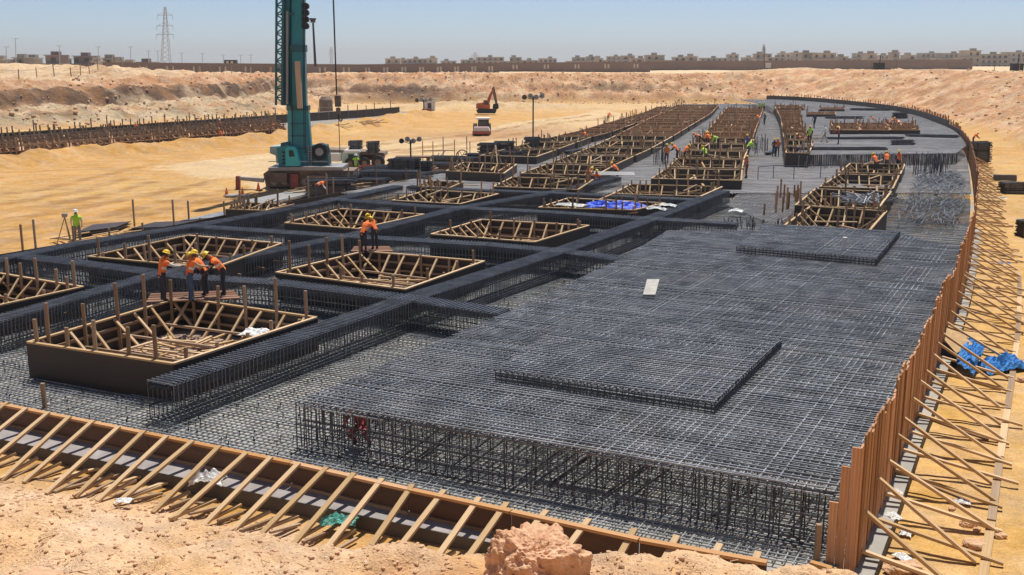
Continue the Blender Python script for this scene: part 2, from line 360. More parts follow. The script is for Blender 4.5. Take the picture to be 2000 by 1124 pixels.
# ------------------------------------------------------------------ raft outline
UA, VA = R(-26), R(62)
U = Vector((math.cos(UA), math.sin(UA), 0)); V = Vector((math.cos(VA), math.sin(VA), 0))
EDGE = [(6.45, 18.3), (8.2, 21.7), (9.9, 25.1), (11.6, 28.4), (17.8, 40.6), (24.3, 54.6), (29.5, 66.4), (34.4, 78), (38.6, 88.2), (43, 99), (46.8, 109), (52, 124), (56, 140), (59.3, 154), (61.5, 168), (62.3, 182), (61, 200), (58.5, 214), (53, 224)]
def smooth_line(pts, it=2):
    for _ in range(it):
        q = [pts[0]]
        for a, b in zip(pts[:-1], pts[1:]):
            q += [(a[0]*.75+b[0]*.25, a[1]*.75+b[1]*.25), (a[0]*.25+b[0]*.75, a[1]*.25+b[1]*.75)]
        pts = q+[pts[-1]]
    return pts
EDGE = smooth_line(EDGE)
FRONT_L = Vector((-13.8, 26.9, 0))-U*16; FRONT_R = Vector((6.35, 17.75, 0))
LEFTB = [(-29.2, 41.0), (-25.2, 46.5), (-18.6, 57.5), (-11.6, 73), (-3.5, 90), (3, 104), (20, 168), (36, 222)]
RAFT = [(FRONT_L.x, FRONT_L.y), (FRONT_R.x, FRONT_R.y)]+EDGE+LEFTB[::-1]
def offset_poly(pts, o):
    a = sum(pts[i][0]*pts[(i+1) % len(pts)][1]-pts[(i+1) % len(pts)][0]*pts[i][1] for i in range(len(pts)))
    s = 1 if a > 0 else -1; r = []
    for i in range(len(pts)):
        p, q, n_ = Vector(pts[i-1]), Vector(pts[i]), Vector(pts[(i+1) % len(pts)])
        t = ((q-p).normalized()+(n_-q).normalized()).normalized(); r.append((q.x+t.y*o*s, q.y-t.x*o*s))
    return r
blind = MB(); OP = offset_poly(RAFT, .38); dF = -V*.97; OP[0] = (OP[0][0]+dF.x, OP[0][1]+dF.y); OP[1] = (OP[1][0]+dF.x, OP[1][1]+dF.y)
blind.poly([(x, y, 0) for x, y in OP])
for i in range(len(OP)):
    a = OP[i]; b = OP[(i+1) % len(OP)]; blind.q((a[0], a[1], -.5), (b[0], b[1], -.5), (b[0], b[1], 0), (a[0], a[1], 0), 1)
blind.build('concrete_blinding', [M['lean'], mat('shade toned concrete side', (.10, .09, .08), .9, .3, 2)], kind='structure')  # side faces coloured dark to stand for shade below the slab edge
ld = MB(); dU = U*.02; q0, q1 = Vector((*OP[0], .004)), Vector((*OP[1], .004)); q2, q3 = Vector((FRONT_R.x, FRONT_R.y, .004)), Vector((FRONT_L.x, FRONT_L.y, .004))
ld.q(q0-V*-.01, q1-V*-.01, q2, q3); ld.build('concrete_ledge', mat('purple grey concrete', (.30, .27, .265), .85, .3, 1.5, bump=.2), kind='structure')

def scan(polys, ang, sp, jitter=.0, off=0):
    """segments of parallel lines clipped to polygons (even-odd)"""
    ca, sa = math.cos(-ang), math.sin(-ang); out = []; E_ = []
    for P_ in polys:
        r = [(x*ca-y*sa, x*sa+y*ca) for x, y in P_]
        E_ += [(r[i], r[(i+1) % len(r)]) for i in range(len(r))]
    lo = min(min(a[1], b[1]) for a, b in E_); hi = max(max(a[1], b[1]) for a, b in E_)
    k = math.ceil((lo-off)/sp)*sp+off+1e-4; cb, sb = math.cos(ang), math.sin(ang)
    while k < hi:
        xs = sorted(a[0]+(k-a[1])*(b[0]-a[0])/(b[1]-a[1]) for a, b in E_ if (a[1] > k) != (b[1] > k))
        j = random.uniform(-jitter, jitter)
        for x0, x1 in zip(xs[::2], xs[1::2]):
            if x1-x0 > .1: out.append(((x0*cb-(k+j)*sb, x0*sb+(k+j)*cb), (x1*cb-(k+j)*sb, x1*sb+(k+j)*cb)))
        k += sp
    return out
def wob(seg, z, r, mb, step=9):
    """a long bar in slightly sagging, overlapping lengths"""
    (x0, y0), (x1, y1) = seg; L = math.hypot(x1-x0, y1-y0); n = max(1, int(L/step)); p = None
    for i in range(n+1):
        t = i/n; q = Vector((x0+(x1-x0)*t, y0+(y1-y0)*t, z+random.uniform(-.018, .018)))
        nx_, ny_ = -(y1-y0)/L, (x1-x0)/L; j = random.uniform(-.02, .02); q.x += nx_*j; q.y += ny_*j
        if p is not None: mb.bar(p, q, r, cap=False)
        p = q
# ------------------------------------------------------------------ timber form boxes
BOXES = []
def lerp(a, b, t): return a+(b-a)*t
def form_box(label, corners, zt=1.2, zb=.1, lod=0, group='timber form boxes on the raft', tall=(), nbr=6, floor=True, postn=5, rail=False):
    c = [Vector((p[0], p[1], 0)) for p in corners]; ctr = sum(c, Vector())/4
    t = thing('form_box', label, 'formwork', (ctr.x, ctr.y, zb), group)
    BOXES.append([(p.x, p.y) for p in c])
    wood = M['timber'] if lod < 2 else M['timber_far']; post = M['timber_old'] if lod < 2 else M['timber_far']
    hz = Vector((0, 0, 1))
    for i in range(4):
        a, b = c[i], c[(i+1) % 4]; d = (b-a).normalized(); inn = Vector((-d.y, d.x, 0)); L = (b-a).length
        if inn.dot(ctr-a) < 0: inn = -inn
        zm = (zt+zb)/2
        piece('plywood_panel', a+hz*zm+d*.0+inn*.02, b+hz*zm+inn*.02-d*.045, .035, zt-zb, M['ply'], t)
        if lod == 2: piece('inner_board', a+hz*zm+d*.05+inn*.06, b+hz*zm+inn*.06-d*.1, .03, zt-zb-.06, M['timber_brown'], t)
        piece('top_rail', a+hz*(zt+.03)+inn*.05+d*.02, b+hz*(zt+.028)+inn*.05-d*.03, .12, .055, wood, t)
        if lod == 0:
            for zz in (zt-.32, zt-.68): piece('waler', a+hz*zz+inn*.12+d*.15, b+hz*zz+inn*.12-d*.15, .09, .09, post, t)
        elif lod >= 1: piece('waler', a+hz*(zt-.42)+inn*.12+d*.1, b+hz*(zt-.42)+inn*.12-d*.1, .08, .10, wood, t)
        # diagonal braces running from the rim down into the box
        nb = nbr if lod < 2 else 5
        for k in range(nb):
            s = (k+.6)/(nb+.2)*L+random.uniform(-.1, .1); p = a+d*s+inn*.12+hz*(zt-.02); q = a+d*(s+random.uniform(-.12, .12))+inn*(1.15+random.uniform(-.15, .25))+hz*(zb+.12)
            piece('brace', p, q, .09, .06, M['timber'] if lod < 2 else wood, t)
        if lod < 2 or i in (0, 1, 2):
            np_ = postn if lod < 2 else 4
            for k in range(np_):
                s = (k+.4)/np_*L+random.uniform(-.15, .15); hh = zt+random.choice((.05, .12, .2, .35, .5))
                if i in tall: hh = zt+random.uniform(.55, 1.25)
                tl = Vector((random.uniform(-.05, .05), random.uniform(-.05, .05), 0))
                piece('post', a+d*s+inn*.17+hz*zb, a+d*s+inn*.17+tl+hz*hh, .10, .075, post, t)
    if lod >= 1 and not rail:
        for k in range(5 if lod == 1 else 4):
            p = lerp(lerp(c[0], c[1], random.uniform(.08, .85)), lerp(c[3], c[2], random.uniform(.08, .85)), random.random())+hz*(zt+random.uniform(-.5, .06)); an = random.uniform(-.9, 1.6)
            q = p+Vector((math.cos(an), math.sin(an), random.uniform(-.2, .25)))*random.uniform(1, 2.4); piece('loose_timber', p, q, .13, .06, random.choice((M['timber'], M['timber_old'], M['timber_far'])), t)
        for k in range(6):
            i_ = random.randrange(4); p = lerp(c[i_], c[(i_+1) % 4], random.random()); p = p+(ctr-p)*.05
            piece('post', p+hz*zb, p+hz*(zt+random.uniform(.3, 1.1))+Vector((random.uniform(-.12, .12), 0, 0)), .1, .08, random.choice((M['timber_old'], M['timber_far'])), t)
    if lod == 2 and not rail:
        for f in (.36, .68):
            p, q = lerp(c[0], c[3], f), lerp(c[1], c[2], f); piece('cross_rail', p+hz*(zt-.03), q+hz*(zt-.03), .12, .1, wood, t)
        for k in range(5): p = lerp(c[0], c[1], (k+.5)/5); q = lerp(c[3], c[2], (k+.5)/5); piece('brace', lerp(p, q, .37)+hz*(zt-.05), lerp(p, q, .5)+hz*(zb+.2), .12, .08, M['timber'], t)
    if rail:
        a, b = c[0], c[1]; d = (b-a)/9
        for k in (0, 1.3, 2.1, 3.6, 4.4, 6.1, 7.2, 8.3): piece('post', a+d*k+hz*zb+Vector((0, -.15, 0)), a+d*k+hz*(zt+random.choice((.7, .9, 1.3)))+Vector((0, -.15, 0)), .12, .1, M['timber_old'], t)
        piece('upper_rail', a+hz*(zt+.6)+Vector((0, -.2, 0)), b+hz*(zt+.6)+Vector((0, -.2, 0)), .1, .12, M['timber_old'], t)
    if floor:
        f = MB(); e = [p+(ctr-p)*.02+hz*(zb+.02) for p in c]
        if (c[1]-c[0]).cross(c[2]-c[0]).z < 0: e = e[::-1]
        f.poly(e); f.build('floor', M['lean'] if lod else M['clod'], t)
    if lod == 0:
        du = (c[1]-c[0]); dv = (c[3]-c[0])
        for k in range(26):
            u0, v0 = random.uniform(.12, .8), random.uniform(.12, .85); p = c[0]+du*u0+dv*v0+hz*(zb+.1+random.uniform(0, .3))
            an = random.choice((UA, UA, VA))+random.uniform(-.25, .25); ln = random.uniform(1.2, 2.8)
            q = p+Vector((math.cos(an), math.sin(an), random.uniform(-.03, .05)))*ln
            w = (q-c[0]); uu = w.dot(du)/du.length_squared; vv = w.dot(dv)/dv.length_squared
            if uu < .05 or uu > .95 or vv < .05 or vv > .95: q = p+(ctr-p)*.5; q.z = p.z
            piece('loose_timber', p, q, .1, .05, M['timber'], t)
        for vv in (.3, .55, .8):
            piece('waler', c[0]+dv*vv+du*.03+hz*(zb+.5), c[0]+dv*vv+du*.97+hz*(zb+.5), .08, .08, post, t)
    return t
def pxb(q, z=1.2): return [at(x, y, z) for x, y in q]
form_box('large square timber form box nearest the camera, full of loose timber, tall posts around', pxb([(51, 671), (339, 714), (621, 622), (352, 583)]), lod=0, tall=(0, 3, 2), nbr=7)
form_box('timber form box right of the four workers, behind the nearest box', pxb([(537, 534), (792, 568), (948, 512), (712, 492)]), lod=0, nbr=7, tall=(3,))
form_box('timber form box left of the long beam cage, nearer than the blue tarpaulin box', pxb([(840, 459), (1045, 475), (1152, 442), (940, 430)]), lod=0, nbr=7)
form_box('timber form box with a blue tarpaulin thrown over its back corner', pxb([(1050, 407), (1240, 412), (1300, 398), (1110, 388)]), lod=1, nbr=6)
form_box('timber form box at the inner corner where the long beam cage ends', pxb([(1195, 380), (1370, 385), (1412, 366), (1232, 361)]), lod=1, nbr=7)
form_box('timber form box on the left behind the four bent workers', pxb([(170, 503), (418, 526), (552, 477), (368, 461)]), lod=0, nbr=6, tall=(0,))
form_box('timber form box cut off by the left edge of the photo', pxb([(-170, 585), (-60, 612), (165, 562), (0, 535)]), lod=0, nbr=6, tall=(2,))
form_box('timber form box behind the pair of workers in orange vests', pxb([(555, 437), (700, 449), (830, 420), (665, 409)]), lod=0, nbr=6, tall=())
form_box('small timber form box left of the pair of workers, near the sand', pxb([(440, 410), (520, 413), (560, 400), (480, 397)]), lod=1, nbr=4)
form_box('timber form box behind the cross beams, in line with the crane', pxb([(765, 393), (900, 400), (975, 380), (835, 372)]), lod=1, nbr=5)
form_box('low timber form box beside the left rebar bundles', pxb([(812, 365), (880, 368), (905, 357), (838, 354)]), lod=1, nbr=4)
form_box('form box with tall posts left of the two workers carrying boards', pxb([(962, 366), (1130, 372), (1160, 352), (1000, 347)]), lod=1, nbr=6, tall=(0,))
form_box('narrow form box behind the bundles, with many standing posts', pxb([(870, 335), (985, 340), (1010, 322), (905, 318)]), lod=1, nbr=4, tall=(0, 2))
# far rows, laid along their left and right border lines
ORD = ['first', 'second', 'third', 'fourth', 'fifth', 'sixth', 'seventh', 'eighth', 'ninth', 'tenth', 'eleventh', 'twelfth', 'thirteenth', 'fourteenth', 'fifteenth', 'sixteenth', 'seventeenth', 'eighteenth']
def line_at(pts, yy):
    pts = sorted(pts, key=lambda p: p[1])
    for a, b in zip(pts[:-1], pts[1:]):
        if yy <= b[1]: break
    t = (yy-a[1])/(b[1]-a[1]); return Vector((a[0]+(b[0]-a[0])*t, yy, 0))
def row(desc, L, Rr, y0, y1, pitch, depth, skew, lod_y=112, tall_first=False, zt=1.2):
    yy = y0; k = 0
    while yy < y1:
        fl = line_at(L, yy); fr = line_at(Rr, yy-skew); br = line_at(Rr, yy-skew+depth); bl = line_at(L, yy+depth)
        form_box(f'{ORD[k]} timber form box from the near end of {desc}', [fl, fr, br, bl], zt=zt, zb=.1, lod=1 if yy < lod_y else 2, nbr=5, postn=4, group='far rows of timber form boxes',
                 tall=(0,) if (tall_first and k < 3) else ())
        yy += pitch*(1+.0*k); k += 1
row('the leftmost far row', [(-3.5, 91.5), (-.2, 101.8), (4.5, 117), (7, 123.6), (21.5, 172.8), (28, 200)], [(2.5, 93.5), (4.8, 101.8), (8.9, 117.0), (11.4, 123.6), (25.1, 172.8), (32, 200)], 93.5, 190, 8.4, 7.2, 1.2)
row('the far row second from left', [(.1, 76.7), (4.7, 92.0), (9.4, 109.5), (26.5, 181.8), (32, 205)], [(6.2, 77), (9.0, 87.3), (12.7, 98.8), (17.3, 115.4), (31.8, 169.5), (40, 205)], 78.5, 195, 8.3, 7.2, 1.4, tall_first=True)
row('the far row left of the walkway', [(9.2, 72.5), (12.3, 83.0), (18.2, 106.8), (22.2, 121.9), (38.8, 191.8)], [(15.8, 72), (16.8, 76.7), (20.1, 91.0), (26.3, 115.4), (42.9, 181.8), (45, 192)], 75, 188, 8.3, 7.2, 1.2)
row('the narrow row right of the walkway', [(22.7, 87.3), (29.5, 115.4), (36.5, 144.2), (48.9, 200)], [(24.5, 87.3), (28.6, 100), (35.5, 130), (53.0, 196)], 90, 186, 7.6, 6.7, .5, zt=1.75)
for i, (q, dsc) in enumerate([([(1530, 442), (1700, 452), (1733, 414), (1582, 404)], 'nearest of the four stepped form boxes on the right, against the raised mat'),
        ([(1552, 402), (1716, 409), (1742, 376), (1592, 370)], 'second of the four stepped form boxes on the right, with tangled rebar in it'),
        ([(1600, 366), (1745, 370), (1757, 344), (1640, 341)], 'third of the four stepped form boxes on the right, a loose brace leaning in it'),
        ([(1638, 338), (1760, 341), (1768, 322), (1660, 320)], 'farthest of the four stepped form boxes on the right, three workers on it')]):
    form_box(dsc, pxb(q), lod=1, nbr=5, postn=5, group='stepped form boxes on the right')
for i, (a, b) in enumerate([(0, 0), (1, 0), (2, 0), (0, 1), (1, 1), (2, 1)]):
    o = at(1622, 262, 1.6)+Vector((a*3.3+b*2.4, b*7.5, 0)); w = Vector((3.1, -.3, 0)); v = Vector((1.6, 6, 0))
    form_box(('left', 'middle', 'right')[a]+' box, '+('near', 'back')[b]+' line of the brown block on the far raised mat', [o, o+w, o+w+v, o+v], zt=2.0, zb=.6, lod=2, group='form boxes on the far raised mat')
for i, (x0, x1, y0) in enumerate([(1575, 1632, 224), (1520, 1570, 212), (1600, 1650, 214)]):
    p = at(x0, y0, 1.9); q = at(x1, y0, 1.9); v = Vector((1.8, 6, 0))
    form_box(('nearest', 'leftmost', 'farthest')[i]+' of the three small form boxes at the far end of the raised mat', [p, q, q+v, p+v], zt=1.9, zb=.5, lod=2, group='form boxes at the far end')

# ------------------------------------------------------------------ rebar mats
def to_xy(pts, z): return [(at(x, y, z).x, at(x, y, z).y) for x, y in pts]
def edge_in(y0, y1, o=.3):
    r = []
    for (x, y), (x2, y2) in zip(EDGE[:-1], EDGE[1:]):
        if y0 < y < y1:
            t = Vector((x2-x, y2-y)).normalized(); r.append((x-t.y*o, y+t.x*o))
    return r
ZT = 1.35
NEAR = to_xy([(575, 785), (1628, 960)], ZT)+edge_in(20.2, 47.5)+to_xy([(1755, 456), (1305, 450), (1215, 505), (990, 610)], ZT)
def rebar_mat(name, label, poly, z, sp=.165, dia=.028, legs=None, holes=(), zb=.1, su=UA, sv=VA, m=None, layers=2, kind_obj=True):
    c = Vector((sum(p[0] for p in poly)/len(poly), sum(p[1] for p in poly)/len(poly), zb))
    t = thing(name, label, 'rebar mat', c, None); P_ = [poly]+[list(h) for h in holes]
    a = MB(); b = MB()
    for s in scan(P_, su, sp, .012): wob(s, z, dia, a)
    if layers > 1:
        for s in scan(P_, su, sp, .02, off=.05): wob(s, z-.11, dia, a)
    for s in scan(P_, sv, sp*1.1, .012): wob(s, z-dia*.9, dia, b)
    if layers > 1:
        for s in scan(P_, sv, sp*2, .02, off=.07): wob(s, z-.11-dia, dia, b)
    a.build('cross_bars', m or M['rebar'], t, kind='stuff'); b.build('long_bars', m or M['rebar'], t, kind='stuff')
    if legs:
        l = MB()
        for p in legs: l.bar((p[0], p[1], zb), (p[0]+random.uniform(-.03, .03), p[1]+random.uniform(-.03, .03), z-.02), dia*.95, cap=False)
        l.build('chair_bars', M['rebar_near'], t, kind='stuff')
    return t
legs = []
A0 = Vector(NEAR[0]+(0,)); A1 = Vector(NEAR[1]+(0,)); fd = (A1-A0); fl_ = fd.length; fd = fd/fl_
LB = [Vector(p+(0,)) for p in (NEAR[0], NEAR[-1], NEAR[-2], NEAR[-3])]
for rowi, dv in enumerate((0, .28, .9, 1.5, 2.3, 3.1, 4, 5)):
    s = .02
    while s < fl_-.1:
        sp_ = random.choice((.14, .2, .3, .36, .42)) if rowi < 2 else .75
        legs.append(tuple((A0+fd*s+V*dv))[:2]); s += sp_
for a, b in zip(LB[:-1], LB[1:]):
    L = (b-a).length; dd_ = (b-a)/L; s = .2
    while s < L:
        for o in (0, .5, 1.2): legs.append(tuple(a+dd_*s+U*o)[:2])
        s += .28
nm = rebar_mat('raised_rebar_mat', 'wide dark raised rebar mat filling the right foreground, standing on thin upright bars', NEAR, ZT, legs=legs, m=M['rebar'])
hb = MB()
for dv, z in ((0, .78), (0, .45), (.28, .8), (0, .14), (.1, ZT-.1)):
    hb.bar(A0+V*dv+Vector((0, 0, z)), A1+V*dv+Vector((0, 0, z)), .03, cap=False)
for k in range(14):
    s = random.uniform(1, fl_-2); hb.bar(A0+fd*s+V*.5+Vector((0, 0, .15)), A0+fd*(s+1.2)+V*1.1+Vector((0, 0, 1.2)), .035, cap=False)
hb.build('edge_bars', M['rebar_near'], nm, kind='stuff')
# two higher steps on that mat
def step_mat(label, px, z, zb, edges):
    P_ = to_xy(px, z); lg = []
    for i in edges:
        a = Vector(P_[i]+(0,)); b = Vector(P_[(i+1) % len(P_)]+(0,)); L = (b-a).length; s = 0
        while s < L: lg.append(tuple(a+(b-a)/L*s)[:2]); s += .16
    t = rebar_mat('stepped_rebar_mat', label, P_, z, legs=lg, zb=zb, layers=1, m=M['rebar'])
    e = MB()
    for i in edges:
        a = Vector(P_[i]+(0,)); b = Vector(P_[(i+1) % len(P_)]+(0,))
        for zz in (zb+.04, zb+.12, z-.08, z-.16):
            e.bar(a+Vector((0, 0, zz)), b+Vector((0, 0, zz)), .035, cap=False)
    e.build('edge_bars', M['rebar_near'], t, kind='stuff')
step_mat('slightly higher square rebar mat lying on the raised mat in the foreground', [(968, 722), (1396, 786), (1527, 660), (1130, 610)], ZT+.3, ZT+.01, (0, 1))
step_mat('slightly higher rebar mat at the back of the raised mat, white pipe at its edge', [(1440, 481), (1712, 505), (1757, 452), (1490, 436)], ZT+.32, ZT+.01, (0, 1))
# bottom mat all over the raft
RIN = offset_poly(RAFT, -.25)
bottom_near = [p for p in RIN]
yc = 72
def clip_y(poly, y0, keep_low=True):
    out = []; n = len(poly)
    for i in range(n):
        a = poly[i]; b = poly[(i+1) % n]; ia = (a[1] < y0) == keep_low; ib = (b[1] < y0) == keep_low
        if ia: out.append(a)
        if ia != ib:
            t = (y0-a[1])/(b[1]-a[1]); out.append((a[0]+(b[0]-a[0])*t, y0))
    return out
bm_ = rebar_mat('bottom_rebar_mat', 'low rebar mat on pale concrete, spreading under boxes and beams in the foreground', clip_y(RIN, yc),   .13, zb=0, sp=.17, dia=.026, layers=1, m=M['rebar'])
ch = MB()
for k in range(3500):
    x = random.uniform(-28, 12); y = random.uniform(18, 50)
    if inside(np.array([x]), np.array([y]), RIN)[0]:
        an = random.choice((UA, VA)); hh = .1
        ch.bar((x, y, .02), (x+.02, y, .19), .025, cap=False)
ch.build('spacer_bars', M['dark'], bm_, kind='stuff')
# far walkway mat, around the boxes
far_poly = clip_y(clip_y(RIN, yc, False), 300)
holes = [b for b in BOXES if min(p[1] for p in b) > yc+.5 and all(inside(np.array([p[0]]), np.array([p[1]]), far_poly)[0] for p in b)]
lowz = [(27.2, 72.6), (30.8, 72.6), (39.6, 94.8), (26.2, 94.0), (25.9, 85)]
holes_far = [h for h in holes]
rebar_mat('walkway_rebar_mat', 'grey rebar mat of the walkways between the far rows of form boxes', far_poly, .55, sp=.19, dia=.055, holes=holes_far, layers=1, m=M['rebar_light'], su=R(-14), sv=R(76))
# middle zone, between near mat and walkways (mesh a little higher than the bottom mat)
mid = to_xy([(1418, 398), (1520, 440), (1590, 372), (1500, 362), (1452, 366)], .5)
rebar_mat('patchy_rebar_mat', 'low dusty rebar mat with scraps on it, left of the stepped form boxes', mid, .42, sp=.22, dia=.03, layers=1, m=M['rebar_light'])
# far raised mat on the right
fr_poly = to_xy([(1556, 303)], 1.55)+to_xy([(1868, 300)], 1.55)+edge_in(98, 222)+[(47, 219), (46, 196), (41.5, 160), (35.5, 132), (30.4, 110)]
EB = [b for b in BOXES if inside(np.array([b[0][0]]), np.array([b[0][1]]), fr_poly)[0] and min(p[0] for p in b) > 36 and all(inside(np.array([p[0]]), np.array([p[1]]), fr_poly)[0] for p in b)]
lg = []
for dv in (0, .5, 1.2):
    s = 0; a = Vector(fr_poly[0]+(0,)); b = Vector(fr_poly[1]+(0,)); L = (b-a).length
    while s < L: lg.append(tuple(a+(b-a)/L*s+V*dv)[:2]); s += .17 if dv == 0 else .4
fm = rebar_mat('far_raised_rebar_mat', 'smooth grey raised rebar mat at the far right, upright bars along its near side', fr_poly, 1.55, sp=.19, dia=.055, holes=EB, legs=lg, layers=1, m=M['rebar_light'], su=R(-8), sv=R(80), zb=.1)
ub = MB()
for k in range(110):
    a = Vector(fr_poly[0]+(0,)); b = Vector(fr_poly[1]+(0,)); p = a+(b-a)*random.uniform(.05, 1)+V*random.uniform(-3.2, -.2)
    ub.bar(p+Vector((0, 0, .1)), p+Vector((random.uniform(-.1, .1), 0, random.uniform(1, 1.9))), .035, cap=False)
ub.build('starter_bars', M['rebar'], fm, kind='stuff')
# loose bars on the low strip on the right
lb = MB(); 
lowp = to_xy([(1745, 445), (1868, 452), (1888, 400), (1885, 345), (1790, 338)], .3)
for k in range(480):
    while True:
        x = random.uniform(19, 37); y = random.uniform(50, 92)
        if inside(np.array([x]), np.array([y]), lowp)[0]: break
    an = VA+random.gauss(.05, .16) if y > 58 else random.choice((UA, VA))+random.gauss(0, .2)
    ln = random.uniform(1.5, 4); z = random.uniform(.62, .85) if y > 71 else random.uniform(.3, .7)
    x2, y2 = x+math.cos(an)*ln, y+math.sin(an)*ln
    if inside(np.array([x2]), np.array([y2]), lowp)[0]: lb.bar((x, y, z), (x2, y2, z+random.uniform(-.06, .08)), .035, cap=False)
tag(lb.build('loose_rebar', M['rebar_top'], kind='stuff'), 'tangle of loose bent rebar lying in the low strip beside the curved plank form', 'loose rebar')
lb = MB()
for k in range(130):
    p = at(random.uniform(1660, 1735), random.uniform(382, 398), 1.0); an = random.uniform(0, 3.1); ln = random.uniform(.5, 1.6)
    lb.bar(p, p+Vector((math.cos(an)*ln, math.sin(an)*ln, random.uniform(-.3, .3))), .05, cap=False)
tag(lb.build('rebar_tangle', M['rebar'], kind='stuff'), 'tangled offcuts of rebar inside the second stepped form box', 'rebar offcuts')
def upright_field(label, quad, z0, z1, n, name='starter_bar_field'):
    m = MB(); a, b, c, d_ = [at(x, y, z0) for x, y in quad]
    for k in range(n):
        u, v = random.random(), random.random(); p = lerp(lerp(a, b, u), lerp(d_, c, u), v)
        m.bar(p, p+Vector((random.uniform(-.06, .06), random.uniform(-.06, .06), z1*random.uniform(.6, 1))), .035, cap=False)
    tag(m.build(name, M['rebar_near'], kind='stuff'), label, 'rebar')
upright_field('group of upright starter bars beside the three workers left of the walkway', [(1275, 328), (1300, 328), (1302, 312), (1278, 312)], .5, 1.5, 26)
upright_field('upright starter bars on the walkway by the worker in red trousers', [(1462, 305), (1500, 306), (1500, 292), (1464, 291)], .5, 1.8, 26)
upright_field('upright starter bars in the low strip by the curved plank form', [(1782, 350), (1850, 350), (1850, 330), (1782, 330)], .5, 1.5, 60)
upright_field('row of short starter bars behind the raised mat', [(1410, 450), (1540, 452), (1540, 444), (1410, 442)], .3, .6, 45)
t = thing('timber_posts', 'cluster of upright brown timber posts at the left side of the stepped boxes', 'posts', at(1540, 420))
for k in range(16):
    p = lerp(at(1500, 428, .1), at(1560, 392, .1), k/16)+Vector((random.uniform(-.8, .8), random.uniform(-.8, .8), 0)); piece('post', p, p+Vector((0, 0, random.uniform(.9, 1.7))), .1, .08, M['timber_far'], t)
def guard(label, pts, z):
    t = thing('guard_frame', label, 'rebar frame', at(*pts[0], z)); m = MB()
    for a, b in zip(pts[:-1], pts[1:]):
        p, q = at(*a, z), at(*b, z)
        piece('rail', p+Vector((0, 0, 1.0)), q+Vector((0, 0, 1.0)), .05, .05, M['rebar_near'], t)
    for a in pts: piece('upright', at(*a, z), at(*a, z)+Vector((0, 0, 1.0)), .05, .05, M['rebar_near'], t)
guard('thin rebar frame standing across the walkway before the worker in red trousers', [(1480, 352), (1510, 349), (1550, 350), (1602, 348), (1640, 345)], .55)

# ------------------------------------------------------------------ beam cages
def beam(label, pts, w=.85, zt=1.2, zb=.12, sp=.16, near=True, bars=12):
    P_ = [Vector((p.x, p.y, 0)) for p in pts]; t = thing('beam_cage', label, 'rebar beam', (P_[0].x, P_[0].y, zb), 'rebar beam cages between the form boxes')
    top = MB(); st = MB(); side = MB(); hz = Vector((0, 0, 1))
    for a, b in zip(P_[:-1], P_[1:]):
        d = (b-a).normalized(); n = Vector((-d.y, d.x, 0)); L = (b-a).length
        for k in range(bars):
            o = (k/(bars-1)-.5)*(w-.06)
            for zz in (zt-.05, zt-.15): top.bar(a+n*o+hz*(zz+random.uniform(-.01, .01)), b+n*o+hz*(zz+random.uniform(-.01, .01)), .036, cap=False)
            if k % 3 == 0: top.bar(a+n*o+hz*(zb+.06), b+n*o+hz*(zb+.06), .034, cap=False)
        for s_ in (-1, 1):
            for zz in (zt-.06, zt-.11, zt-.16, zt-.21, zt-.27, zt-.7): side.bar(a+n*s_*(w/2-.03)+hz*zz, b+n*s_*(w/2-.03)+hz*zz, .036, cap=False)
        s = 0
        while s <= L:
            p = a+d*s+d*random.uniform(-.02, .02)
            for o in (-w/2, w/2):
                st.bar(p+n*o+hz*zb, p+n*o+hz*zt, .025, cap=False)
            st.bar(p-n*w/2+hz*zt, p+n*w/2+hz*zt, .03, cap=False); st.bar(p-n*w/2+hz*zb, p+n*w/2+hz*zb, .03, cap=False)
            s += sp
    top.build('main_bars', M['rebar_top'], t, kind='stuff'); side.build('side_bars', M['rebar_near'], t, kind='stuff'); st.build('stirrups', M['rebar_top'], t, kind='stuff')
    return t
def pl(q, z=1.2): return [at(x, y, z) for x, y in q]
beam('long rebar beam cage up the middle beside the raised mat, open end in front', pl([(312, 748), (790, 584), (1100, 487), (1240, 438), (1412, 372)]), w=.95)
beam('long rebar beam cage left of the nearest box, four workers around its middle', pl([(-120, 655), (294, 538), (500, 495), (692, 457), (900, 405), (1090, 373), (1203, 346)]))
beam('outermost left rebar beam cage along the sand, behind the surveyor', pl([(-90, 535), (0, 505), (176, 471), (372, 441), (450, 428), (635, 393), (777, 363)]), near=False)
beam('cross rebar beam cage behind the nearest form box', pl([(294, 532), (404, 542), (541, 550), (790, 580), (985, 608)]))
beam('cross rebar beam cage on the left reaching the outer beam', pl([(20, 497), (150, 512), (294, 530)]))
beam('cross rebar beam cage in front of the pair of workers in orange vests', pl([(372, 441), (692, 461), (950, 476), (1085, 488), (1222, 505)]), near=False)
beam('cross rebar beam cage just beyond the third form box', pl([(640, 388), (834, 402), (1069, 413), (1233, 424), (1440, 436)]), near=False)
beam('farthest cross rebar beam cage, behind the blue tarpaulin', pl([(800, 363), (900, 369), (1124, 378), (1354, 389)]), near=False)

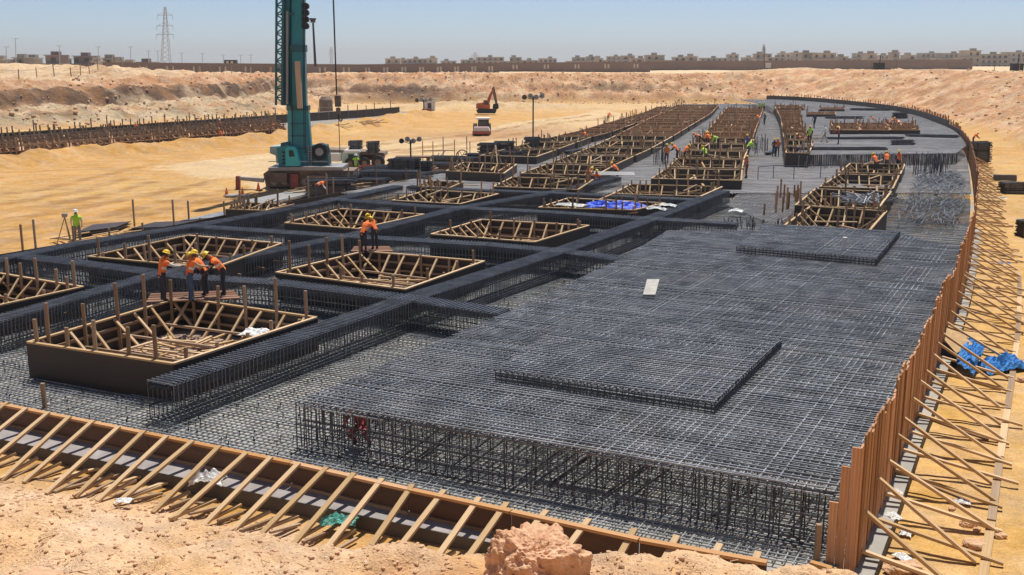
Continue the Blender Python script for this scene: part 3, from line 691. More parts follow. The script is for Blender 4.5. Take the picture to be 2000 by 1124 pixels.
# ------------------------------------------------------------------ front edge form with raking braces
FT = []
for x, y in [(-260, 742), (0, 790), (290, 848), (570, 905), (800, 957), (1000, 1000), (1250, 1055), (1500, 1100)]: FT.append(at(x, y, .55))
ff_ = thing('front_edge_form', 'low orange board form along the near edge of the raft, held by raking braces', 'formwork', (FT[0].x, FT[0].y, 0))
for a, b in zip(FT[:-1], FT[1:]):
    d_ = (b-a).normalized(); n_ = Vector((d_.y, -d_.x, 0))
    piece('edge_board', Vector((a.x, a.y, .30)), Vector((b.x, b.y, .30))-d_*.02, .035, .46, M['ply_in'], ff_)
    piece('top_rail', Vector((a.x, a.y, .555))+n_*.01, Vector((b.x, b.y, .555))+n_*.01-d_*.02, .15, .06, M['edge'], ff_)
    piece('bottom_rail', Vector((a.x, a.y, .04))+n_*.06, Vector((b.x, b.y, .04))+n_*.06-d_*.02, .06, .075, M['timber_old'], ff_)
NB_T = [(-60, 775), (8, 792), (45, 803), (88, 812), (130, 820), (176, 828), (226, 840), (276, 848), (320, 858), (369, 868), (423, 878), (474, 892), (523, 900), (577, 912), (632, 920), (686, 932), (741, 943), (801, 955), (862, 966), (931, 980), (985, 990), (1062, 1005), (1145, 1022), (1235, 1042), (1318, 1056), (1402, 1072), (1478, 1088)]
NB_F = [(-130, 860), (-60, 880), (-40, 890), (-5, 905), (40, 912), (78, 925), (140, 940), (178, 950), (245, 965), (330, 978), (410, 975), (465, 975), (520, 975), (575, 995), (640, 1005), (682, 1035), (742, 1048), (810, 1062), (872, 1066), (0, 0)]
for k, (x, y) in enumerate(NB_T):
    p = at(x, y, .57); 
    d_ = U; n_ = Vector((U.y, -U.x, 0)) 
    q = p+n_*random.uniform(1.95, 2.15)+U*random.uniform(-.25, .05); q.z = tz(q.x, q.y)+.03 if tz(q.x, q.y) < .1 else -.25
    piece('raking_brace', p+(p-q).normalized()*.12, q, .13, .06, M['timber'], ff_)
    if x > 0:
        s = p+n_*1.12; s.z = -.12
        piece('strut', s-n_*.15, Vector((q.x, q.y, q.z+.05))-n_*random.uniform(-.1, .35), .08, .06, M['timber'], ff_)
        piece('strut', s-n_*.05+U*.12+Vector((0, 0, -.12)), Vector((q.x, q.y, q.z+.0))+U*.12-n_*random.uniform(.1, .6), .07, .05, M['timber_old'], ff_)
for a, b in [((30, 935), (215, 950)), ((215, 950), (400, 985))]:
    p, q = at(*a, -.33), at(*b, -.33); piece('ground_rail', p, q, .08, .05, M['timber_old'], ff_)
for k, (x, y) in enumerate([(88, 800), (1595, 1095)]):
    piece('post', at(x, y, .1), at(x, y, .1)+Vector((0, 0, .75)), .1, .1, M['timber_old'], ff_)
piece('edge_board', at(1583, 1100, .3), at(1650, 1120, .3), .12, .08, M['edge'], ff_)
LT = [((105, 935), (240, 905)), ((125, 955), (290, 915)), ((185, 960), (290, 925)), ((250, 972), (360, 925)), ((255, 965), (350, 935)), ((495, 985), (560, 960)), ((370, 925), (330, 940))]
for k, (a, b) in enumerate(LT):
    t = thing('loose_plank', f'{ORD[k]} loose weathered plank from the left on the sand below the raking braces', 'plank', at(*a, -.3), 'loose planks below the braces')
    piece('board', at(*a, -.3), at(*b, -.18), .1, .05, M['timber_old'] if k % 2 else M['timber'], t)

# ------------------------------------------------------------------ curved plank form on the right
cf = thing('curved_plank_form', 'tall curved wall of upright orange planks along the right side, propped by braces', 'formwork', (EDGE[0][0], EDGE[0][1], 0))
far_pl = MB(); far_br = MB(); pos = 0; n_obj = 0; acc = 0; nxt = 0; hgt = 1.6; grp = 0; nb = 0
PR = [Vector((x, y, 0)) for x, y in EDGE]
seglen = []; tot = 0
for a, b in zip(PR[:-1], PR[1:]): seglen.append(tot); tot += (b-a).length
def on_edge(s):
    for i in range(len(seglen)-1, -1, -1):
        if s >= seglen[i]:
            a, b = PR[i], PR[i+1]; d_ = (b-a).normalized(); return a+d_*(s-seglen[i]), d_
for q_ in range(3):
    p = PR[0]-U*(.08+.17*q_); piece('plank', p-Vector((0, 0, .05)), p+Vector((0, 0, (2.5, 2.1, 1.36)[q_])), .16, .04, M['plank'], cf, up=V)
s = 0; hgt = 2.5; k = 0
while s < tot-.3:
    w = random.choice((.2, .22, .25, .28)); p, d_ = on_edge(s); n_ = Vector((d_.y, -d_.x, 0))
    if random.random() < .35: hgt = min(2.72, max(2.3, hgt+random.choice((-.2, .2, .15, -.12))))
    hh = hgt+random.uniform(-.03, .03)
    if s > 60: hh = min(hh, 2.0)+random.uniform(-.12, .12)
    if s > 108:
        if s > 109: break
    jut = random.choice((0, .015, .03))
    a = p+n_*jut; b = p+d_*(w-.012)+n_*jut
    mid_ = (a+b)/2
    if n_obj < 290:
        piece('plank', mid_+Vector((0, 0, .0)), mid_+Vector((random.uniform(-.012, .012), random.uniform(-.012, .012), hh)), w-.01, .04, M['plank'], cf, up=n_); n_obj += 1
    else: far_pl.bar(mid_, mid_+Vector((0, 0, hh)), w-.01, .04, up=n_)
    s += w
dk = 0
while s < tot-2:
    p, d_ = on_edge(s); q, _ = on_edge(min(tot-.1, s+2.4)); hh = 2.3 if s > 120 else 1.9
    piece('dark_form_board', p+Vector((0, 0, hh/2)), q+Vector((0, 0, hh/2)), .05, hh, M['ply'], cf)
    for f in (.2, .6): far_pl.bar(lerp(p, q, f)+Vector((.15, .1, 0)), lerp(p, q, f)+Vector((.15, .1, hh+random.uniform(.1, .6))), .12, .08)
    s += 2.4
# rebuild the heading of each plank: long side along the curve
far_pl.build('far_planks', M['plank'], cf, kind='stuff')
s = .7; k = 0
while s < 112:
    p, d_ = on_edge(s); n_ = Vector((d_.y, -d_.x, 0)); near = k < 95
    tz_ = -.33 if p.y < 50 else tz(p.x+n_.x*2, p.y+n_.y*2)
    top = p+n_*.04+Vector((0, 0, random.uniform(.9, 1.1))); ft = p+n_*((2.15 if s < 40 else 1.7)+random.uniform(-.25, .25))+d_*random.uniform(-.25, .25)+Vector((0, 0, tz_+.05))
    lo0 = p+n_*.06+Vector((0, 0, .16)); lo1 = p+n_*((2.4 if s < 40 else 1.7)+random.uniform(-.2, .3))+d_*random.uniform(-.15, .1)+Vector((0, 0, tz_+.06))
    if near:
        piece('raking_brace', top, ft, .10, .065, M['timber'], cf)
        piece('strut', lo0, lo1, .095, .06, M['timber'], cf)
        if k % 3 == 0: piece('strut', lo0+d_*.14-Vector((0, 0, .1)), lo1+d_*.2-Vector((0, 0, .05))-n_*random.uniform(.3, .9), .07, .05, M['timber_old'], cf)
    else:
        far_br.bar(top, ft, .09, .06); far_br.bar(lo0, lo1, .09, .06)
    s += random.uniform(1.4, 1.75) if s < 40 else random.uniform(1.3, 2.3); k += 1
far_br.build('far_braces', M['timber'], cf, kind='stuff')
for i in range(0, 14):
    a, da = on_edge(.2+i*4.2); b, db = on_edge(.2+(i+1)*4.2-.1)
    na, nb_ = Vector((da.y, -da.x, 0))*2.2, Vector((db.y, -db.x, 0))*2.2
    piece('ground_rail', a+na+Vector((0, 0, -.28)), b+nb_+Vector((0, 0, -.28)), .18, .06, M['timber_old'] if i % 2 else M['timber'], cf)

# far kerb form along the left border of the raft
kf = thing('left_border_form', 'dark low form along the left border of the far rows, next to the sand', 'formwork', (LEFTB[3][0], LEFTB[3][1], 0))
for a, b in zip(LEFTB[:-1], LEFTB[1:]):
    piece('form_board', (a[0], a[1], .3), (b[0], b[1], .3), .05, .6, M['ply'], kf)
    L = math.hypot(b[0]-a[0], b[1]-a[1]); n = int(L/1.9)
    for i in range(n):
        t_ = i/n; piece('post', (a[0]+(b[0]-a[0])*t_-.1, a[1]+(b[1]-a[1])*t_, 0), (a[0]+(b[0]-a[0])*t_-.1, a[1]+(b[1]-a[1])*t_, random.choice((.7, 1, 1.4, 2.0))), .09, .08, M['timber_old'], kf)
# outer ledge of dark ply and timber by the surveyor
def sheet_stack(label, pts, z0, n, m, name='plywood_stack', cat='boards', part='board'):
    c = [at(x, y, z0) for x, y in pts]; t = thing(name, label, cat, (c[0]+c[2])/2)
    for k in range(n):
        mb = MB(); j = Vector((random.uniform(-.1, .1), random.uniform(-.1, .1), 0)); e = [p+j+Vector((0, 0, .06*k)) for p in c]; g = [p+Vector((0, 0, .045)) for p in e]
        mb.poly(e[::-1]); mb.poly(g)
        for i in range(4): mb.q(e[i], e[(i+1) % 4], g[(i+1) % 4], g[i])
        mb.build(part, m, t)
    return t
sheet_stack('stack of dark boards on the left ledge behind the surveyor', [(150, 462), (225, 452), (255, 440), (180, 447)], .05, 4, M['ply'])
sheet_stack('blue grey boards laid on the ledge left of the pair of workers', [(350, 435), (420, 428), (560, 400), (500, 402)], .3, 2, M['rebar'], name='ledge_boards')
sheet_stack('long thin boards on the sand side of the ledge, left of the bundled rebar', [(470, 398), (520, 402), (630, 378), (590, 374)], .1, 3, M['steel'], name='ledge_boards')
sheet_stack('dark flat boards between the surveyor and the beam cage', [(255, 452), (350, 448), (390, 436), (300, 440)], .2, 3, M['ply'])
for k in range(16):
    x = random.uniform(40, 330); y = 480-(x-40)*.11+random.uniform(-8, 6)
    p = at(x, y, .2); an = random.choice((UA, VA))+random.uniform(-.4, .4)
    t = thing('loose_plank', f'loose plank on the ledge along the outer left beam, {ORD[k]} counted along the ledge', 'plank', p, 'loose planks on the left ledge')
    piece('board', p, p+Vector((math.cos(an), math.sin(an), .02))*random.uniform(1, 2.5), .12, .05, M['timber'] if k % 3 else M['timber_old'], t)

# ------------------------------------------------------------------ rocks, stones
def rock_mesh(r, seed, sub=3, sq=(1, 1, .8), rough=.35, box=.35, rid=0):
    bm = bmesh.new(); bmesh.ops.create_icosphere(bm, subdivisions=sub, radius=1); rnd = np.random.RandomState(seed); o = rnd.rand(2)*50
    for v in bm.verts:
        c = v.co.copy(); 
        n_ = float(fbm(np.array([c.x*1.3+o[0]+c.z]), np.array([c.y*1.3+o[1]-c.z*.7]), 5, .6)[0])-.5
        if rid: n_ += rid*(.5-abs(2*float(fbm(np.array([c.x*2.2+o[1]+c.z*1.3]), np.array([c.y*2.2-o[0]+c.z*1.9]), 5, .65)[0])-1))
        b = max(abs(c.x), abs(c.y), abs(c.z)); c = c*(1-box)+c/b*.84*box
        v.co = Vector((c.x*sq[0], c.y*sq[1], c.z*sq[2]))*r*(1+n_*rough*2)
    me = bpy.data.meshes.new('rock'); bm.to_mesh(me); bm.free(); return me
rm = rock_mesh(.74, 5, 6, (1.0, .85, .95), .4, .7, .35); rm.materials.append(M['rock'])
for p in rm.polygons: p.use_smooth = False
rk = bpy.data.objects.new('boulder', rm); COL.objects.link(rk); rp_ = at(1042, 1100, 1.35); rk.location = (rp_.x, rp_.y, 1.15); rk.rotation_euler = (.1, .25, .6)
tag(rk, 'big rough orange boulder on the dirt at the bottom centre', 'boulder')
base = [rock_mesh(1, 20+i, 1, (1, .8, .6), .4) for i in range(6)]
base_v = [(np.array([v.co[:] for v in b.vertices]), [tuple(p.vertices) for p in b.polygons]) for b in base]
mb = MB(); rsn = np.random.RandomState(9)
def scatter(n, fx, smin, smax):
    for _ in range(n):
        x, y = fx(); s = smin*(smax/smin)**(rsn.rand()**3)
        if s <= 0: continue
        bv, bf = base_v[rsn.randint(6)]; a = rsn.rand()*6.3; z = TZ(x, y); c, s_ = math.cos(a), math.sin(a); n0 = len(mb.v)
        for vx, vy, vz in bv*s: mb.v.append((x+vx*c-vy*s_, y+vx*s_+vy*c, z+vz+s*.2))
        mb.f += [tuple(i+n0 for i in f) for f in bf]; mb.m += [0]*len(bf)
gxs, gys = gx, gy; GZ2 = GZ.reshape(ny, nx)
def TZ(x, y):
    i = np.searchsorted(gxs, x)-1; j = np.searchsorted(gys, y)-1
    tx = (x-gxs[i])/(gxs[i+1]-gxs[i]); ty = (y-gys[j])/(gys[j+1]-gys[j])
    return float((GZ2[j, i]*(1-tx)+GZ2[j, i+1]*tx)*(1-ty)+(GZ2[j+1, i]*(1-tx)+GZ2[j+1, i+1]*tx)*ty)
def fg():
    while True:
        x = rsn.uniform(-14, 9); y = rsn.uniform(13.5, 24)
        if y < np.interp(x, MOUND_X, MOUND_S)+.2: return x, y
scatter(15000, fg, .007, .06); scatter(160, fg, .05, .13)
for k in range(60):
    pass
tag(mb.build('foreground_stones', M['clod'], kind='stuff'), 'small stones and clods strewn over the dirt mound in the foreground', 'stones')
wc = MB()
for k in range(150):
    x, y = fg(); an = random.uniform(0, 6.3); L_ = random.uniform(.04, .35); z0_ = TZ(x, y)+.02
    wc.bar((x, y, z0_), (x+math.cos(an)*L_, y+math.sin(an)*L_, z0_+random.uniform(-.02, .03)), random.uniform(.012, .035), .012)
tag(wc.build('wood_scraps', M['timber'], kind='stuff'), 'wood chips and timber offcuts scattered over the foreground dirt', 'scraps')
mb = MB(); scatter(1500, fg, .008, .04)
tag(mb.build('pale_pebbles', mat('pale pebble', (.62, .50, .38), .9, .2, 3), kind='stuff'), 'scattered pale pebbles on the foreground dirt mound', 'pebbles')
mb = MB()
def rslope():
    while True:
        x = rsn.uniform(40, 110); y = rsn.uniform(60, 245)
        if not inside(np.array([x]), np.array([y]), PIT)[0]: return x, y
scatter(2600, rslope, .07, .4)
def lslope():
    while True:
        x = rsn.uniform(-110, -40); y = rsn.uniform(110, 250)
        dd = seg_dist(np.array([x]), np.array([y]), PIT)[0]
        if not inside(np.array([x]), np.array([y]), PIT)[0] and dd < 22: return x, y
scatter(3600, lslope, .08, .4)
def fslope(): return rsn.uniform(-45, 60), rsn.uniform(236, 262)
scatter(1800, fslope, .10, .42)
tag(mb.build('slope_stones', M['clod'], kind='stuff'), 'rubble and clods on the excavation slopes all round the pit', 'stones')
mb = MB()
def rsand():
    while True:
        x = rsn.uniform(8, 46); y = rsn.uniform(18, 80)
        e = min(math.hypot(x-p[0], y-p[1]) for p in EDGE[::2])
        if x > 6.5+(y-18.3)*.5+1.2 and e > 1.3: return x, y
scatter(420, rsand, .02, .2)
tag(mb.build('sand_stones', M['clod'], kind='stuff'), 'small stones on the yellow sand right of the curved plank form', 'stones')
def single_rock(label, px, r, seed, z=-.35, sq=(1, .8, .55)):
    me_ = rock_mesh(r*.85, seed, 4, sq, .6); me_.materials.append(M['clod']); o = bpy.data.objects.new('rock', me_); COL.objects.link(o); p = at(*px, z); o.location = (p.x, p.y, TZ(p.x, p.y)+r*.2); tag(o, label, 'rock')
single_rock('brown rock lying on the sand at the lower right', (1952, 1050), .16, 31)
single_rock('pinkish heap of crumbled rock next to the ground rail at the lower right', (1905, 1068), .3, 32, sq=(1, .7, .35))
single_rock('crumbling orange clod heap at the foot of the near end of the plank form', (1765, 1118), .42, 33, sq=(1.1, .6, .3))
single_rock('brown rock half buried at the bottom left', (80, 1112), .45, 34, z=1.2, sq=(1, .6, .35))
single_rock('small pale stone on the dirt mound left of centre', (262, 1018), .09, 35, z=.6)
single_rock('reddish clod below the braces at the left', (345, 920), .22, 36)
for k, (x, y) in enumerate([(1995, 745), (1893, 1025), (1860, 690), (1972, 455), (1985, 250)]):
    single_rock(['rock at the right border beside the blue netting', 'small clod between ground rail and lower right sand', 'brown clod beneath the blue cloth', 'reddish clod by the second blue scrap', 'stone on the right slope below the rim'][k], (x, y), .2+.1*(k == 4), 50+k)

# ------------------------------------------------------------------ cloths, tarps, scraps
def cloth(name, label, ctr, sx, sy, h, m, seed=0, rz=0, cat='tarpaulin', n=22):
    rr = np.random.RandomState(seed); ox, oy = rr.rand(2)*60; b = bmesh.new(); g = []
    for j in range(n+1):
        r_ = []
        for i in range(n+1):
            u, v = i/n*2-1, j/n*2-1; e = 1+.25*(float(fbm(np.array([u*2+ox]), np.array([v*2+oy]), 3)[0])-.5)*2
            hh = (float(fbm(np.array([u*3+ox]), np.array([v*3+oy]), 4, .65)[0]))*h*max(0, 1-(u*u+v*v)*.5)+rr.rand()*.02
            c_, s_ = math.cos(rz), math.sin(rz); xx, yy = u*sx/2*e, v*sy/2*e
            r_.append(b.verts.new((xx*c_-yy*s_, xx*s_+yy*c_, hh)))
        g.append(r_)
    for j in range(n):
        for i in range(n): b.faces.new((g[j][i], g[j][i+1], g[j+1][i+1], g[j+1][i]))
    me_ = bpy.data.meshes.new(name); b.to_mesh(me_); b.free(); me_.materials.append(m)
    o = bpy.data.objects.new(name, me_); COL.objects.link(o); o.location = ctr
    sm = o.modifiers.new('thick', 'SOLIDIFY'); sm.thickness = .015
    return tag(o, label, cat)
cloth('blue_tarpaulin', 'bright blue tarpaulin draped in the form box left of the long beam cage', at(1205, 408, 1.0), 3.6, 1.8, .7, M['bluet'], 3, UA)
cloth('board_sheet', 'pale grey boards leaning over the left corner of the blue tarpaulin box', at(1115, 401, 1.15), 1.9, 1.2, .12, M['steel'], 5, UA, 'sheet')
cloth('white_bag', 'white cement bag on the rim right of the blue tarpaulin', at(1283, 410, 1.25), 1.1, .5, .3, M['white'], 7, UA, 'bag')
cloth('white_bag', 'second white bag farther along the beam cage rim', at(1305, 403, 1.25), 1.0, .5, .25, M['white'], 8, UA, 'bag')
cloth('white_bag', 'white bag lying alone on the dusty mat left of the stepped boxes', at(1438, 414, .45), .8, .5, .25, M['white'], 9, UA, 'bag')
cloth('white_bag', 'white sheet scrap in the right corner of the nearest form box', at(510, 655, .6), 1.5, .8, .35, M['white'], 10, UA, 'sheet')
cloth('white_scrap', 'crumpled transparent plastic sheet under the braces at the left', at(405, 942, .0), .75, .5, .45, M['white'], 11, 0, 'plastic sheet')
cloth('white_scrap', 'small white wrapper on the dirt left of the plastic sheet', at(243, 980, 0), .35, .25, .1, M['white'], 12, 0, 'wrapper')
cloth('green_cloth', 'turquoise cloth half buried in the dirt at the brace feet', at(662, 1022, -.1), .75, .4, .3, M['green'], 13, 0, 'cloth')
for k, (x, y) in enumerate([(1745, 962), (1770, 1042), (1762, 1090), (1878, 982), (1705, 1010), (1745, 1010)]):
    cloth('white_scrap', ['white scrap highest beside the plank form base', 'white paper on the concrete strip near the lower right braces', 'white bag scrap closest to the bottom by the plank form', 'white wrapper stuck by the ground rail', 'white scrap against the plank foot', 'pale scrap between two struts near the plank form'][k], at(x, y, -.02 if x < 1760 else -.3), .35, .25, .1, M['white'], 20+k, k, 'wrapper')
cloth('blue_netting', 'large crumpled blue netting on the sand by the ground rail', at(1955, 722, -.35), 1.6, .95, .75, M['bluen'], 31, .3, 'netting')
cloth('blue_netting', 'small blue scrap of netting farther up by the rail', at(1958, 522, -.35), 1.3, .9, .4, M['bluen'], 32, .3, 'netting')
# leaning plywood board with blue netting over it
lb_ = thing('leaning_board', 'plywood board leaning on the braces with a navy box for the shade beneath', 'board', at(1862, 690, -.3))
m1 = MB(); a, b, c_, d_ = atd(1832, 650, 33.6), atd(1868, 690, 32.6), atd(1900, 672, 33.2), atd(1858, 632, 34.4)
for P4 in (a, b, c_, d_): pass
m1.poly([a, b, c_, d_]); lo = [p-Vector((0, 0, .04)) for p in (a, b, c_, d_)]; m1.poly(lo[::-1])
for i in range(4): m1.q((a, b, c_, d_)[i], lo[i], lo[(i+1) % 4], (a, b, c_, d_)[(i+1) % 4])
m1.build('board', M['timber'], lb_)
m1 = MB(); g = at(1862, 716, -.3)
m1.box((g.x-.15, g.y+.45, 0), (.8, .9, .55), VA); m1.build('shade_box', mat('navy board shade', (.01, .02, .07), .6, .3, 3), lb_)  # dark box added in place of the blue shadow under the board
cn = cloth('blue_netting', 'long bunch of blue netting hanging over the leaning plywood board', (b+c_)/2+Vector((.15, 0, -.25)), .6, 2.2, .5, M['bluen'], 33, -.6, 'netting'); cn.rotation_euler = (.35, .2, .15)
# pale board and pipe on the mats
o = sheet_stack('pale grey board lying flat on the raised mat in the centre', [(1254, 577), (1278, 577), (1286, 547), (1262, 547)], ZT+.03, 1, mat('weathered grey board', (.40, .385, .35), .8, .3, 3, bump=.2), name='flat_board')
pt = thing('pipe_stub', 'white upright pipe at the edge of the higher rebar mat', 'pipe', at(1648, 500, ZT)); mm = MB(); p = at(1648, 498, ZT+.1); mm.tube([p, p+Vector((0, 0, .75))], .1, 10); mm.build('pipe', M['pipe'], pt)

# ------------------------------------------------------------------ bundles of rebar cages, stacked
def bundle(label, ctr, sx, sy, sz, rz=0, m=None, n=90, name='rebar_bundle'):
    t = thing(name, label, 'rebar bundle', ctr, None); mb_ = MB(); ca_, sa_ = math.cos(rz), math.sin(rz); loc = Vector(ctr)
    core = MB(); core.box(loc+Vector((0, 0, sz*.45)), (sx*.86, sy*.8, sz*.86), rz, taper=.93); core.build('core', M['dark'], t)
    for k in range(n):
        a = random.uniform(-.5, .5)*sy; z = random.uniform(.03, 1)*sz; side = random.random()
        if side < .6:
            yy = random.choice((-.5, .5))*sy*random.uniform(.86, 1.02)
        else: yy = a; z = sz*random.uniform(.93, 1.05)
        x0, x1 = -sx/2*random.uniform(.85, 1.08), sx/2*random.uniform(.85, 1.08)
        p = Vector((x0*ca_-yy*sa_, x0*sa_+yy*ca_, z)); q = Vector((x1*ca_-yy*sa_, x1*sa_+yy*ca_, z+random.uniform(-.05, .05)))
        mb_.bar(loc+p, loc+q, random.uniform(.04, .09), cap=True)
    mb_.build('bars', m or M['rebar_near'], t, kind='stuff')
    for k in (-.3, .3):
        tie = MB(); c0 = loc+Vector((sx*k*ca_, sx*k*sa_, sz*.5)); tie.box(c0, (.06, sy*1.06, sz*1.08), rz); tie.build('tie_band', M['dark'], t)
    return t
BD = [('tall dark rebar bundle in the middle left, first of the black pair beyond the walkway', (955, 318), 1.9, 1.3, 1.75), ('tall dark rebar bundle beside the first, taller stack on the sand', (985, 316), 1.9, 1.3, 1.85),
      ('tall black rebar bundle left of the light mast', (1040, 302), 1.6, 1.3, 1.7), ('small black rebar bundle right of the light mast foot', (1062, 296), 1.4, 1.2, 1.3),
      ('long low rebar bundle in front of the black pair', (960, 328), 5.5, 1.6, .9), ('long low rebar bundle behind the narrow form box', (895, 335), 5.5, 1.6, .7),
      ('low rebar bundle on the sand left of the row of posts', (760, 360), 4.5, 2.2, 1.0), ('round dark rebar coil stack beside the light tower', (790, 350), 2.2, 1.8, 1.6),
      ('dark rebar bundle right of the light tower foot', (825, 348), 1.6, 1.3, 1.3), ('flat dark rebar bundle in front of the crane carrier', (705, 368), 4.0, 1.8, .7),
      ('dark blue rebar bundle behind the bending worker in orange', (648, 385), 3.4, 1.8, 1.2), ('dark bundle right of the bending worker', (665, 368), 3.0, 1.6, 1.0)]
for lab, (x, y), sx, sy, sz in BD: bundle(lab, at(x, y, .0), sx, sy, sz, R(random.uniform(-15, 15)))
for lab, (x, y), sx, sy, sz in [('low black rebar heap between the truck and the lighting tower', (762, 342), 2.6, 1.4, .8), ('black rebar heap behind the scaffold frame posts', (872, 326), 3.0, 1.2, .9), ('dark rebar heap right of the cable reel', (935, 325), 2.4, 1.4, 1.1),
        ('black rebar coil pile nearest the flatbed truck wheel', (735, 350), 2.2, 1.6, .9), ('dark rebar pile in front of the work bench', (800, 362), 3.4, 1.2, .7), ('dark rebar pile behind the narrow form box posts', (1000, 322), 2.2, 1.2, 1.2), ('flat dark rebar pile left of the narrow form box', (850, 352), 3.2, 1.3, .6)]:
    bundle(lab, at(x, y, .0), sx, sy, sz, R(random.uniform(-30, 30)), n=60)
for k, (x, y) in enumerate([(690, 372), (748, 372), (838, 342), (915, 345), (1022, 312), (1085, 285), (560, 384), (1105, 268)]):
    p = at(x, y, .05); t = thing('plank_heap', ['timber heap in front of the crane carrier tail', 'timber heap left of the round coil stack', 'timber heap below the work bench', 'timber heap by the narrow form box', 'timber heap beside the light mast', 'timber heap at the near end of the leftmost far row', 'timber heap by the left end of the ledge boards', 'timber heap farther along the leftmost far row'][k], 'timber', p)
    for j in range(7):
        an = random.uniform(-.6, 1.4); o_ = Vector((random.uniform(-.6, .6), random.uniform(-.5, .5), .06+.07*j)); piece('board', p+o_, p+o_+Vector((math.cos(an), math.sin(an), random.uniform(-.05, .1)))*random.uniform(1.2, 2.6), .16, .06, M['timber'] if j % 2 else M['timber_old'], t)
bundle('square black rebar bundle on the sand outside the far bend of the plank form', at(1911, 316, .1), 1.8, 1.5, 1.75, 0)
bundle('grey rebar bundle low on the right border sand', at(1977, 378, 0), 1.7, 1.0, .75, .1)
bundle('dark bundle cut off by the right border of the photo', at(2003, 468, -.2), .8, .9, 1.0, .1)
bundle('flat bundle of rebar behind the right border bundle', at(1962, 352, .1), 1.6, .7, .35, -.3)
bundle('dark heap of bars leaning on the far right slope', at(1757, 240, 1.0), 1.9, 1.0, 1.3, .4)
cloth('dark_pipes', 'bent dark pipes lying on the sand beside the grey rebar bundle', at(1950, 390, -.1), 2.6, .5, .25, M['steel'], 77, -.4, 'pipes')

# ------------------------------------------------------------------ people
def M_(name, c, r=.8): return mat(name, c, r, .2, 4)
SK = M_('skin', (.19, .09, .05)); YEL = M_('yellow helmet', (.78, .50, .02), .4); WHT = M_('white helmet', (.75, .75, .74), .4)
CLO = {'orange': M_('orange vest', (.95, .2, .035)), 'green': M_('lime vest', (.45, .8, .05)), 'white': M_('white shirt', (.7, .7, .68)), 'dark': M_('dark cloth', (.03, .03, .045)),
       'jeans': M_('blue jeans', (.05, .09, .18)), 'maroon': M_('maroon cloth', (.28, .05, .06)), 'grey': M_('grey cloth', (.2, .2, .2)), 'red': M_('red trousers', (.25, .04, .03)), 'blue': M_('blue shirt', (.05, .12, .35)), 'brown': M_('brown shirt', (.16, .07, .04)), 'khaki': M_('khaki cloth', (.4, .34, .22))}
def pose(bend=0, arm=.25, walk=0, squat=0, twist=0):
    V_ = Vector; J = {}
    dz = -squat*.42
    pel = V_((0, 0, .96+dz))
    def up(p):   # upper body rotates forward about the pelvis
        q = V_(p)-V_((0, 0, .96)); c, s = math.cos(bend), math.sin(bend); return pel+V_((q.x, q.y*c+q.z*s, -q.y*s+q.z*c))
    J['pel'] = (pel, .145, .11); J['spn'] = (up((0, 0, 1.16)), .14, .105); J['che'] = (up((0, 0, 1.36)), .165, .115); J['nec'] = (up((0, .01, 1.50)), .058, .058)
    hb_ = up((0, .02, 1.57)); ht = hb_+(up((0, .03, 1.70))-hb_)*1.0+V_((0, .03*bend, .02*bend))
    J['hd1'] = (hb_, .078, .085); J['hd2'] = (ht, .082, .095); J['nos'] = ((hb_+ht)/2+V_((0, .10, -.03*bend)), .018, .018)
    E_ = [('pel', 'spn'), ('spn', 'che'), ('che', 'nec'), ('nec', 'hd1'), ('hd1', 'hd2'), ('hd1', 'nos')]; T = ['torso', 'torso', 'torso', 'head', 'head', 'head']
    for s, n in ((-1, 'l'), (1, 'r')):
        a = arm*(1 if s > 0 else .85); sh = up((s*.19, 0, 1.43)); J['sh'+n] = (sh, .062, .062)
        el = sh+V_((s*.06, math.sin(a)*.28, -math.cos(a)*.28)); a2 = a+.45; wr = el+V_((-s*.02, math.sin(a2)*.25, -math.cos(a2)*.25)); dr = (wr-el).normalized()
        J['el'+n] = (el, .047, .047); J['wr'+n] = (wr, .031, .028); pa = wr+dr*.07; J['pa'+n] = (pa, .036, .018)
        E_ += [('che', 'sh'+n), ('sh'+n, 'el'+n), ('el'+n, 'wr'+n), ('wr'+n, 'pa'+n)]; T += ['torso', 'arm', 'arm', 'hand']
        for f in range(5):
            off = V_(((f-2)*.017, 0, 0)) if f else V_((-s*.035, .02, 0)); ln = (.045, .075, .085, .08, .06)[f]
            k1 = f'f{f}a{n}'; k2 = f'f{f}b{n}'; p1 = pa+off+dr*ln*.5; J[k1] = (p1, .010, .010); J[k2] = (p1+dr*ln*.5+V_((0, .012, 0)), .008, .008)
            E_ += [('pa'+n, k1), (k1, k2)]; T += ['hand', 'hand']
        w = walk*s; fy = w*.32; hip = pel+V_((s*.095, 0, -.05)); J['hip'+n] = (hip, .098, .1)
        ft = V_((s*.12+s*squat*.08, fy-squat*.05, .09)); kn = (hip+ft)/2+V_((s*squat*.1, .05+squat*.30+abs(w)*.05, squat*.10)); J['kn'+n] = (kn, .066, .07)
        J['an'+n] = (ft, .045, .045); J['to'+n] = (ft+V_((s*.02, .15, -.045)), .042, .035); J['he'+n] = (ft+V_((0, -.03, -.05)), .04, .035)
        E_ += [('pel', 'hip'+n), ('hip'+n, 'kn'+n), ('kn'+n, 'an'+n), ('an'+n, 'to'+n), ('an'+n, 'he'+n)]; T += ['leg', 'leg', 'leg', 'shoe', 'shoe']
    return J, E_, T
PM = {}
